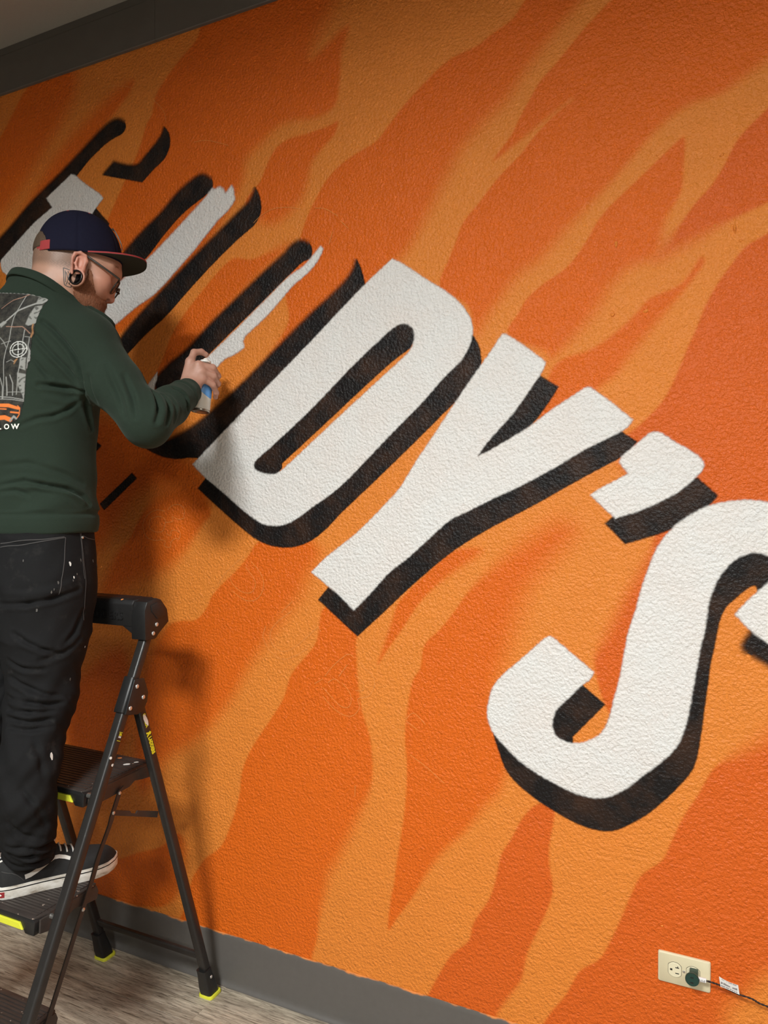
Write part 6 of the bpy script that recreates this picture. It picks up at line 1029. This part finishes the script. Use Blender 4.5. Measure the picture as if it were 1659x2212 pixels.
# ---- shoes
OUTL = [(0.0, .0), (.003, .017), (.012, .028), (.03, .0335), (.06, .0350), (.10, .0355), (.15, .0405), (.20, .0470), (.235, .0460), (.260, .0385), (.278, .0260), (.288, .012), (.2915, .0)]
HGT = [(0, .044), (.006, .056), (.02, .062), (.045, .062), (.075, .060), (.105, .066), (.13, .068), (.155, .056), (.19, .044), (.22, .036), (.25, .031), (.272, .025), (.285, .014), (.2915, .004)]
def shoe(heel, d, side):
    d = np.array([d[0], d[1], 0.0]); d /= np.linalg.norm(d); r = np.array([d[1], -d[0], 0.0]); H0 = np.array(heel, float)
    P = lambda l, w, z: H0 + d * l + r * w + np.array([0, 0, z])
    ol = lambda l: np.interp(l, [a for a, _ in OUTL], [b for _, b in OUTL]); hg = lambda l: np.interp(l, [a for a, _ in HGT], [b for _, b in HGT])
    ls = [0.0, .001, .003, .007, .012, .02, .03] + list(np.arange(.045, .23, .015)) + [.235, .25, .26, .27, .278, .284, .288, .2905, .2915]
    loop = [(l, ol(l)) for l in ls] + [(l, -ol(l)) for l in ls[-2:0:-1]]
    def ringz(z, k, e=0.0): return [P(.146 + (l - .146) * k, w * k + (e if w > 0 else -e if w < 0 else 0), z + (0.006 * max(0, (l - .24) / .05) ** 2)) for l, w in loop]
    part = MB().loft([ringz(0, .985), ringz(.003, 1.0), ringz(.0265, 1.0), ringz(.0305, .99)]).build('shoe', M_RUBBER, person, smooth=True, label='black canvas skate shoe on a worn white sole')
    MB().loft([ringz(.0215, 1.003), ringz(.0228, 1.006), ringz(.0242, 1.003)], cap=False).build('foxing_line', M_PLUGB, part, smooth='full')
    Z0 = .0295; n = 2.5; rings = []
    for l in ls[1:-1]:
        W_, Hh = max(ol(l) * .965, .001), hg(l); rings.append([P(.146 + (l - .146) * .985, W_ * math.copysign(abs(math.cos(a)) ** (2 / n), math.cos(a)), Z0 + Hh * abs(math.sin(a)) ** (2 / n)) for a in np.linspace(0, math.pi, 21)])
    up = MB().loft(rings).build('upper', M_CANVAS, part, smooth=True)
    def surf(l, z, s, lift=.0007):
        W_, Hh = ol(l) * .965, hg(l); return P(.146 + (l - .146) * .985, s * (W_ * max(1 - (z / Hh) ** n, 0) ** (1 / n) + lift), Z0 + z)
    for s in (1, -1):
        path = [(.063, .016, .007), (.075, .018, .0068), (.090, .024, .0062), (.105, .032, .0058), (.118, .0400, .0055), (.130, .0455, .0052), (.142, .0450, .0050), (.156, .0405, .0048), (.168, .0350, .0045)]
        rr_ = []
        for i, (l, z, w) in enumerate(path):
            a, b = path[max(i - 1, 0)], path[min(i + 1, len(path) - 1)]; tx, tz = b[0] - a[0], b[1] - a[1]; m_ = math.hypot(tx, tz); nx_, nz_ = -tz / m_, tx / m_
            rr_.append([surf(l + nx_ * w * k, max(.001, z + nz_ * w * k), s, .0012) for k in (-.8, -.3, .3, .8)])
        MB().loft(rr_, cap=False, closed=False).build('side_stripe', M_WLEATH, up, smooth='full', label='white side stripe')
        MB().tube([surf(l, hg(l) * .965, s, -.001) for l in np.linspace(.008, .098, 16)], .0026, 8).build('collar_piping', M_WLEATH, up, smooth='full')
        MB().tube([surf(l, z, s, .0002) for l, z in ((.012, .038), (.022, .034), (.034, .031), (.046, .024), (.056, .014), (.063, .003))], .0009, 6).build('stitching', M_STITCH, up, smooth='full')
    for k in range(4):
        l = .133 + k * .015; MB().tube([surf(l, hg(l) * .90, 1, .001), P(l - .0, .012, Z0 + hg(l) * 1.0 + .001), P(l, -.012, Z0 + hg(l) * 1.0 + .001), surf(l, hg(l) * .90, -1, .001)], .0022, 6).build('lace', M_WLEATH, up, smooth='full')
    tb = [[P(.146 + (l - .146) * 1.006, s_ * ol(l) * 1.008, z) for l, s_ in ((.012, -.85), (.003, -.7), (.0, 0), (.003, .9), (.012, 1.0), (.020, 1.0))] for z in (.006, .0195)]
    rt_ = MB().loft(tb, cap=False, closed=False).build('heel_tab', M_REDTAB, part, label='red heel tab')
    mk = [P(.146 + (l - .146) * 1.010, ol(l) * 1.03 + .0004, z) for l, z in ((.0085, .008), (.0085, .0175), (.0150, .0128))]
    MB().prism(mk, r * .0004).build('tab_mark', M_WTHREAD, rt_)
    return part
sh1 = shoe((-1.6265, -.6220, .5205), (.515, .857), 1); sh2 = shoe((-1.7400, -.6200, .5205), (-.10, .995), -1)
sh1['label'] = 'right black canvas skate shoe on a worn white sole'; sh2['label'] = 'left black canvas skate shoe'
# ================================================================== SPRAY CAN in the raised hand
M_CANW = plain('white_can_label', lin(232, 232, 224), 0.35); M_CANB = plain('sky_blue_band', lin(104, 170, 240), 0.35)
M_CANM = plain('can_metal', (0.42, 0.37, 0.30, 1), 0.30, 0.9); M_CAPW = plain('white_nozzle_plastic', lin(240, 240, 234), 0.4)
can = thing('spray_can', tuple(CAN_A), 'white and blue spray paint can gripped in the raised right hand', 'spray can')
aw = Vector(CAN_AX)
cb = MB().lathe([(.0001, .0045), (.014, .0042), (.020, .0015), (.0235, -.0005), (.0258, .0), (.0264, .0025), (.0258, .0050), (.0262, .007), (.0262, .128), (.0255, .1315)], CAN_A, aw, 36).build('can_body', M_CANW, can, smooth=True)
MB().lathe([(.0002, .0040), (.014, .0036), (.0200, .0010), (.0236, -.0010), (.0262, -.0006), (.0270, .0025), (.0262, .0052)], CAN_A, aw, 36).build('bottom_rim', M_CANM, can, smooth=True, label='bare metal bottom')
u_ = aw.orthogonal().normalized(); w__ = aw.cross(u_); low = []; hi = []
for k in range(48):
    a = 2 * math.pi * k / 48; dr = u_ * math.cos(a) + w__ * math.sin(a); toR = dr.dot(Vector(FR)); low.append(Vector(CAN_A) + aw * (.052 + .010 * toR * -1 + .004 * math.sin(2 * a)) + dr * .02645); hi.append(Vector(CAN_A) + aw * .122 + dr * .02645)
MB().loft([low, hi], cap=False).build('blue_band', M_CANB, can, smooth='full', label='sky blue band')
MB().lathe([(.0255, .1300), (.0268, .1318), (.0255, .1335), (.022, .1375), (.0165, .1405), (.0160, .1420), (.0001, .1421)], CAN_A, aw, 32).build('dome', M_CANM, can, smooth=True)
MB().lathe([(.0152, .1400), (.0156, .1412), (.0152, .1475), (.0120, .1492), (.0001, .1493)], CAN_A, aw, 28).build('valve_collar', M_CAPW, can, smooth=True)
nz_ = MB().lathe([(.0068, .149), (.0068, .1530), (.0055, .1545), (.0001, .1548)], CAN_A, aw, 20).build('nozzle', M_CAPW, can, smooth=True)
no = Vector(CAN_A) + aw * .1515; MB().lathe([(.0022, .0055), (.0022, .0082), (.0001, .0082)], no, (.10, .99, 0), 12).build('spray_insert', M_PLUGB, nz_)
